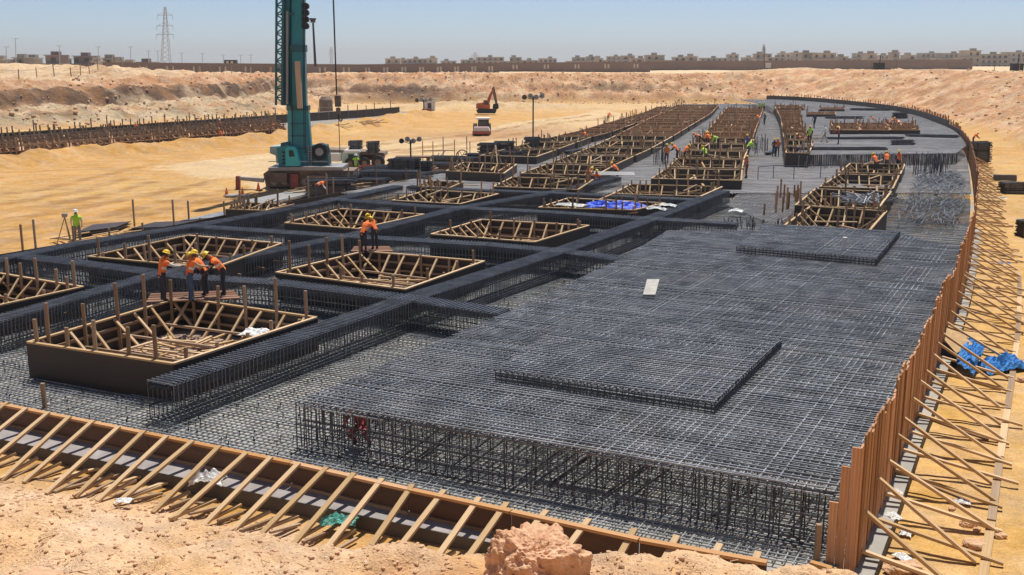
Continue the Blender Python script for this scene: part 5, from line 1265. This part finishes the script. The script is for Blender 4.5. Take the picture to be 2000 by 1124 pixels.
# white hut and tank near the far left foundation
t = thing('site_hut', 'small white hut with a dark doorway at the far left foundation', 'hut', at(838, 218)); p = at(838, 218)
mm = MB(); mm.box(p+Vector((0, 1, 1.1)), (2.2, 2, 2.2)); mm.build('wall', M['whitep'], t); mm = MB(); mm.box(p+Vector((.1, -.02, .8)), (.7, .06, 1.5)); mm.build('door', M['winm'], t); mm = MB(); mm.box(p+Vector((0, 1, 2.25)), (2.5, 2.3, .1)); mm.build('roof', M['steel'], t)
t = thing('spoil_skip', 'round brown steel bin standing left of the hook block', 'bin', at(637, 222)); p = at(637, 220); mm = MB(); mm.tube([p+Vector((0, 0, 0)), p+Vector((0, 0, 2.3)), p+Vector((0, 0, 2.9))], [1.3, 1.25, .8], 14); mm.build('shell', M['brownsteel'], t)
mm = MB(); mm.tube([p+Vector((0, 0, .9)), p+Vector((0, 0, 1.05))], [1.34, 1.34], 14); mm.build('band', M['steel'], t)

for lab, (x, y), sx, sy, sz, rz in [('long dark row of bars lying along the far raised mat', (1690, 272), 7.5, .5, .18, 0), ('short dark bar bundle on the far raised mat, right of the walking men', (1762, 283), 2.2, .6, .4, .1),
        ('dark bar bundle behind the brown block on the far raised mat', (1650, 232), 5, .8, .3, -.1), ('flat bar bundle near the right bend of the far raised mat', (1820, 268), 5, .8, .22, -.4),
        ('long flat bar bundle at the near edge of the far raised mat', (1640, 293), 8, .5, .2, 0), ('dark bar bundle at the far end of the raised mat', (1700, 216), 6, 1, .3, -.3), ('bar bundle lying on the walkway by the narrow row', (1505, 300), 4, .5, .22, 1.2),
        ('bar bundle on the walkway left of the middle far row', (1262, 300), 4, .6, .25, 1.2), ('small bar bundle on the walkway between the left far rows', (1120, 300), 3.4, .6, .3, 1.1)]:
    bundle(lab, at(x, y, 1.6 if x > 1600 else .6), sx, sy, sz, rz, n=30, m=M['rebar_near'])
# ------------------------------------------------------------------ far left foundation
LFP = [at(-60, 328), at(540, 272), at(780, 233), at(790, 222), at(700, 224), at(540, 234), at(300, 250), at(-60, 275)]
mm = MB(); mm.poly([(p.x, p.y, .28) for p in LFP]); mm.build('far_blinding', M['leangrey'], kind='structure')
fo = at(0, 296, 1.2); rows_ = [((-60, 304), (560, 252), (-60, 296), (557, 246)), ((-60, 294), (550, 245), (-60, 287), (547, 240)), ((-60, 285), (540, 239), (-60, 279), (537, 235)), ((-60, 277), (530, 234), (-60, 271), (527, 230))]
for r_i, (a, b, c_, d_) in enumerate(rows_):
    n = 8
    for k in range(n):
        P4 = [at(*a, 1.1), at(*b, 1.1), at(*d_, 1.1), at(*c_, 1.1)]; t0, t1 = (k+.02)/n, (k+.98)/n
        cs = [lerp(P4[0], P4[1], t0), lerp(P4[0], P4[1], t1), lerp(P4[3], P4[2], t1), lerp(P4[3], P4[2], t0)]
        form_box(f'{ORD[k]} dark form box from the left in the {("near", "second", "third", "back")[r_i]} row, far left foundation', cs, zt=1.1, zb=.3, lod=2, group='form boxes of the far left foundation', floor=False, rail=True)
t = thing('back_form', 'long dark form along the back of the far left foundation', 'formwork', at(0, 262))
pp = [at(-60, 268, 1.3), at(150, 256, 1.3), at(300, 246, 1.3), at(540, 228, 1.3), at(700, 222, 1.0), at(780, 219, .7)]
for a, b in zip(pp[:-1], pp[1:]):
    piece('form_board', z(a, .9), z(b, .9), .1, 1.3, M['ply'], t); n = int((b-a).length/2.2)
    for i in range(n): q = lerp(a, b, i/n); piece('post', z(q, .1)-Vector((.1, .2, 0)), z(q, random.uniform(1.6, 2.9))-Vector((.1, .2, 0)), .12, .12, M['timber_old'], t)
for k in range(14):
    x = random.uniform(60, 760); y = 302-x*.085+random.uniform(-3, 3)
    p = at(x, y, .5); an = random.uniform(-.3, 1.2); t = thing('loose_timber_pile', f'{ORD[k]} small pile of loose timber among the far left foundation boxes', 'timber', p, 'timber piles in the far left foundation')
    for j in range(5): piece('timber', p+Vector((j*.5, 0, .05*j)), p+Vector((j*.5+math.cos(an)*2.6, math.sin(an)*2, .1+.4*(j % 2))), .12, .1, M['timber'], t)
mm = MB(); q4 = [at(600, 223, .1), at(690, 218, .1), at(830, 222, .1), at(760, 231, .1)]; mm.poly([(p.x, p.y, .34) for p in q4]); mm.build('pale_slab', M['leangrey'], kind='structure')

# ------------------------------------------------------------------ boundary wall, fence, houses, pylon
def wall(label, a, b, d0, d1, yt0, yb0, yt1, yb1, npil, m=M['wallb'], pil=True):
    A = atd(a, yb0, d0); At = atd(a, yt0, d0); B = atd(b, yb1, d1); Bt = atd(b, yt1, d1)
    t = thing('boundary_wall', label, 'wall', z(A, A.z)); mb_ = MB(); dn = Vector((0, 0, 3.5)); th = Vector((0, .35, 0))
    mb_.q(A-dn, B-dn, Bt, At); mb_.q(B-dn+th, A-dn+th, At+th, Bt+th); mb_.q(At, Bt, Bt+th, At+th); mb_.q(A-dn, At, At+th, A-dn+th); mb_.q(B-dn, B-dn+th, Bt+th, Bt)
    mb_.build('wall', m, t); mb_ = MB(); mb_.bar(At+Vector((0, .17, .06)), Bt+Vector((0, .17, .06)), .5, .12); mb_.build('coping', m, t)
    if pil:
        for k in range(npil):
            for e in (-.011, .011):
                s = (k+.5)/npil+e; p = lerp(A, B, s); h_ = lerp(At, Bt, s).z-p.z
                piece('pale_opening', p+Vector((0, -.06, h_*.28)), p+Vector((0, -.06, h_*.28+h_*.5)), .55, .1, M['pil'], t)
    return t
wall('long brown boundary wall on the left with paired pale openings', 200, 700, 262, 285, 123, 147, 127, 152, 10)
wall('brown boundary wall behind the middle of the pit', 700, 975, 285, 300, 127, 152, 124, 149, 8)
wall('brown boundary wall between the two steps, right of centre', 975, 1270, 330, 350, 124, 140, 121, 138, 5)
wall('long grey brown boundary wall on the right, under the villas', 1270, 1900, 380, 420, 121, 136, 117, 133, 9, pil=False)
def villa(label, px0, px1, yt, d, k, grp='unfinished concrete villas beyond the wall', mt_=None, zb=5):
    a = atd(px0, yt, d); b = atd(px1, yt, d); W_ = b.x-a.x; Ht = a.z-zb; mt_ = mt_ or (M['conc'] if k % 3 else M['conc2'])
    t = thing('concrete_villa', label, 'house', (a.x, d, zb), grp); fl_n = 3 if Ht > 8 else 2; fh = (Ht-1.2)/fl_n
    rnd_ = random.Random(k); cut = rnd_.uniform(.55, .8) if rnd_.random() < .6 else 1; side = rnd_.random() < .5
    mb_ = MB(); mb_.box((a.x+W_/2, d+5, zb+(Ht-1.2-fh)/2), (W_, 10, Ht-1.2-fh)); mb_.build('lower_storeys', mt_, t)
    w2 = W_*cut; x2 = a.x+(w2/2 if side else W_-w2/2); mb_ = MB(); mb_.box((x2, d+5.3, zb+Ht-1.2-fh/2), (w2, 9, fh)); mb_.build('top_storey', mt_, t)
    mb_ = MB(); mb_.box((x2, d+5, zb+Ht-1.0), (w2+.8, 10.4, .3)); mb_.build('roof_slab', mt_, t)
    mb_ = MB(); mb_.box((x2+rnd_.uniform(-.2, .2)*w2, d+5, zb+Ht-.25), (3, 3, 1.4)); mb_.build('stair_head', mt_, t)
    for f in range(1, fl_n): mb_ = MB(); mb_.box((a.x+W_/2, d-.25, zb+f*fh), (W_+.4, .6, .3)); mb_.build('balcony_slab', mt_, t)
    nw = max(2, int(W_/3.4))
    for f in range(fl_n):
        for j in range(nw):
            xx = a.x+(j+.5)*W_/nw
            if f == fl_n-1 and abs(xx-x2) > w2/2-.8: continue
            wd = rnd_.choice((1.1, 1.5, 2.0)); piece('window', (xx-wd/2, d-.02+(.8 if f == fl_n-1 else 0), zb+f*fh+fh*.52), (xx+wd/2, d-.02+(.8 if f == fl_n-1 else 0), zb+f*fh+fh*.52), .12, fh*.5, M['winm'], t)
    return t
xs = 752; k = 0
rv = random.Random(4)
while xs < 2010:
    w = rv.uniform(20, 58); base_y = 115-(xs-750)*.014+rv.uniform(-4, 5); dd = rv.uniform(600, 850)
    villa(f'{ORD[k % 15]} grey unfinished villa from the left, {("left", "middle", "right", "far right")[k//15]} part of the skyline', xs, xs+w, base_y, dd, k, zb=4); xs += w*rv.uniform(.7, 1.02); k += 1
LB_ = [(-30, 18, 111, 'grey house cut off by the left border on the skyline'), (14, 44, 108, 'second house from the left on the skyline'), (38, 62, 109, 'narrow house third from the left on the skyline'), (70, 112, 103, 'taller house with a stair head on the left skyline'),
       (108, 124, 110, 'low annexe between two houses on the left skyline'), (120, 176, 105, 'wide long flat roofed house on the left skyline'), (176, 192, 115, 'low shed beside the wide flat roofed house'), (188, 216, 109, 'grey house with a top storey right of the low shed'), (212, 232, 114, 'small house before the gap on the left skyline'), (236, 262, 119, 'low house just behind the wall on the left skyline'), (262, 294, 117, 'last brown house of the left skyline')]
for k, (x0, x1, yt, lab) in enumerate(LB_): villa(lab, x0, x1, yt, 420+10*(k % 3), k+60, 'houses on the left skyline', mt_=M['wallb'] if k in (3, 5, 10) else None)
t = thing('gate_kiosk', 'small dark kiosk with two openings above the left boundary wall', 'kiosk', atd(441, 127, 330)); p = atd(451, 122, 330)
mm = MB(); mm.box(p, (3.4, 3, 1.4)); mm.build('wall', M['dark'], t)
for dx in (-.7, .7): mm = MB(); mm.box(p+Vector((dx, -1.52, -.1)), (.8, .06, .8)); mm.build('window', M['pil'], t)
PY = 520
py = thing('pylon', 'tall lattice power pylon faint against the sky on the left', 'pylon', z(atd(322, 128, PY), 5))
def pylon(t, cx_, yb, ytop, d, wb_, m, arms, r_=.24):
    L0, L1 = atd(cx_-wb_, yb, d), atd(cx_-1.5, ytop, d); R0, R1 = atd(cx_+wb_, yb, d), atd(cx_+1.5, ytop, d)
    for dy in (0, 3): piece('leg', L0+Vector((0, dy, -2)), L1+Vector((0, dy*.2, 0)), r_, r_, m, t); piece('leg', R0+Vector((0, dy, -2)), R1+Vector((0, dy*.2, 0)), r_, r_, m, t)
    n = 12
    for k in range(n): s0, s1 = k/n, (k+1)/n; a, b = (L0, L1), (R0, R1); piece('lacing', lerp(*a, s0), lerp(*b, s1), r_*.6, r_*.6, m, t); piece('lacing', lerp(*b, s0), lerp(*a, s1), r_*.6, r_*.6, m, t)
    for yy, ww in arms:
        piece('cross_arm', atd(cx_-ww, yy, d), atd(cx_+ww, yy, d), r_, r_, m, t)
        for s in (-1, 1): piece('insulator', atd(cx_+s*ww, yy, d), atd(cx_+s*ww, yy+9, d), r_*.7, r_*.7, m, t); piece('arm_tie', atd(cx_+s*ww, yy, d), atd(cx_, yy-7, d), r_*.5, r_*.5, m, t)
M['pyl'] = mat('faint galvanised steel', (.42, .43, .45), .6, .1, 1)
pylon(py, 322, 126, 14, PY, 9, M['pyl'], [(30, 15), (51, 16), (68, 17)])
for k, (x, yt, d, w) in enumerate([(928, 103, 1300, 7), (647, 93, 1500, 4), (1492, 88, 900, 3)]):
    t = thing('pylon', ['tiny distant pylon above the middle villas', 'tiny faint pylon right of the floodlight mast', 'slim lattice mast among the right villas'][k], 'pylon', z(atd(x, 125, d), 5)); pylon(t, x, 124, yt, d, w*.5, M['pyl'], [(yt+6, w), (yt+11, w)], r_=.5)
for k, (x, yt, d) in enumerate([(30, 76, 330), (12, 92, 330), (116, 90, 360), (192, 92, 360), (255, 92, 360), (290, 100, 380), (308, 100, 380), (355, 104, 380), (395, 105, 400), (436, 108, 400), (470, 108, 400), (490, 108, 400)]):
    t = thing('street_lamp', f'{ORD[k]} thin street lamp from the left above the left skyline', 'street lamp', z(atd(x, 126, d), 6), 'street lamps on the left skyline')
    piece('pole', z(atd(x, 126, d), 5.5), atd(x, yt, d), .17, .17, M['pyl'], t); a = atd(x, yt, d); piece('lamp_arm', a-Vector((1.0, 0, 0)), a+Vector((1.0, 0, 0)), .15, .12, M['pyl'], t)
# fence posts on the left plateau and along the right rim
def fence(label, pts, h, sp):
    t = thing('wire_fence', label, 'fence', pts[0])
    for a, b in zip(pts[:-1], pts[1:]):
        L = (b-a).length; n = max(1, int(L/sp)); pr = None
        for i in range(n+1):
            q = lerp(a, b, i/n); zz = TZ(q.x, q.y); g_ = Vector((q.x, q.y, zz)); piece('post', g_-Vector((0, 0, .2)), g_+Vector((random.uniform(-.1, .1), 0, h)), .12, .12, M['timber_old'], t)
            if pr is not None: piece('wire', pr+Vector((0, 0, h*.85)), g_+Vector((0, 0, h*.85)), .03, .03, M['dark'], t)
            pr = g_
fence('thin post and wire fence on the left plateau above the brown cut', [atd(0, 160, 176), atd(140, 158, 190), atd(300, 158, 222), atd(530, 160, 255)], 2.2, 3.2)
fence('thin post fence along the right rim of the pit', [atd(1700, 140, 262), atd(1850, 142, 255), atd(1990, 144, 240)], 2.2, 5)
for k, (x, y) in enumerate([(1716, 136), (1985, 142)]):
    p = atd(x, y, 262-k*20); p.z = TZ(p.x, p.y); t = thing('rim_machine', ['small dark generator on the right rim', 'dark portable cabin with a mast at the far right rim'][k], 'machine', p)
    mm = MB(); mm.box(p+Vector((0, 0, .9)), (2.4, 1.6, 1.6)); mm.build('housing', M['dark'], t); piece('mast', p, p+Vector((.3, 0, 3.6)), .15, .15, M['dark'], t)
# power pole with a white site sign near the right rim
t = thing('site_mast', 'thin mast with a small white box on the far rim, among the villas', 'mast', atd(1494, 140, 270)); p = atd(1494, 142, 270); piece('pole', p, atd(1492, 92, 270), .22, .22, M['brownsteel'], t); mm = MB(); mm.box(atd(1500, 128, 270), (1.4, .6, 1.2)); mm.build('box', M['whitep'], t)

# ------------------------------------------------------------------ air: pale haze round the whole site
hz_ = MB(); hz_.box((0, 3000, 20), (9000, 8400, 110)); ho = hz_.build('haze', bpy.data.materials.new('haze'), kind='stuff')
hm_ = ho.data.materials[0]; hm_.use_nodes = True; nn = hm_.node_tree; nn.nodes.clear()
pv = nn.nodes.new('ShaderNodeVolumePrincipled'); pv.inputs['Color'].default_value = (.90, .90, .90, 1); pv.inputs['Density'].default_value = .00024; pv.inputs['Anisotropy'].default_value = .2
om = nn.nodes.new('ShaderNodeOutputMaterial'); nn.links.new(pv.outputs[0], om.inputs['Volume'])
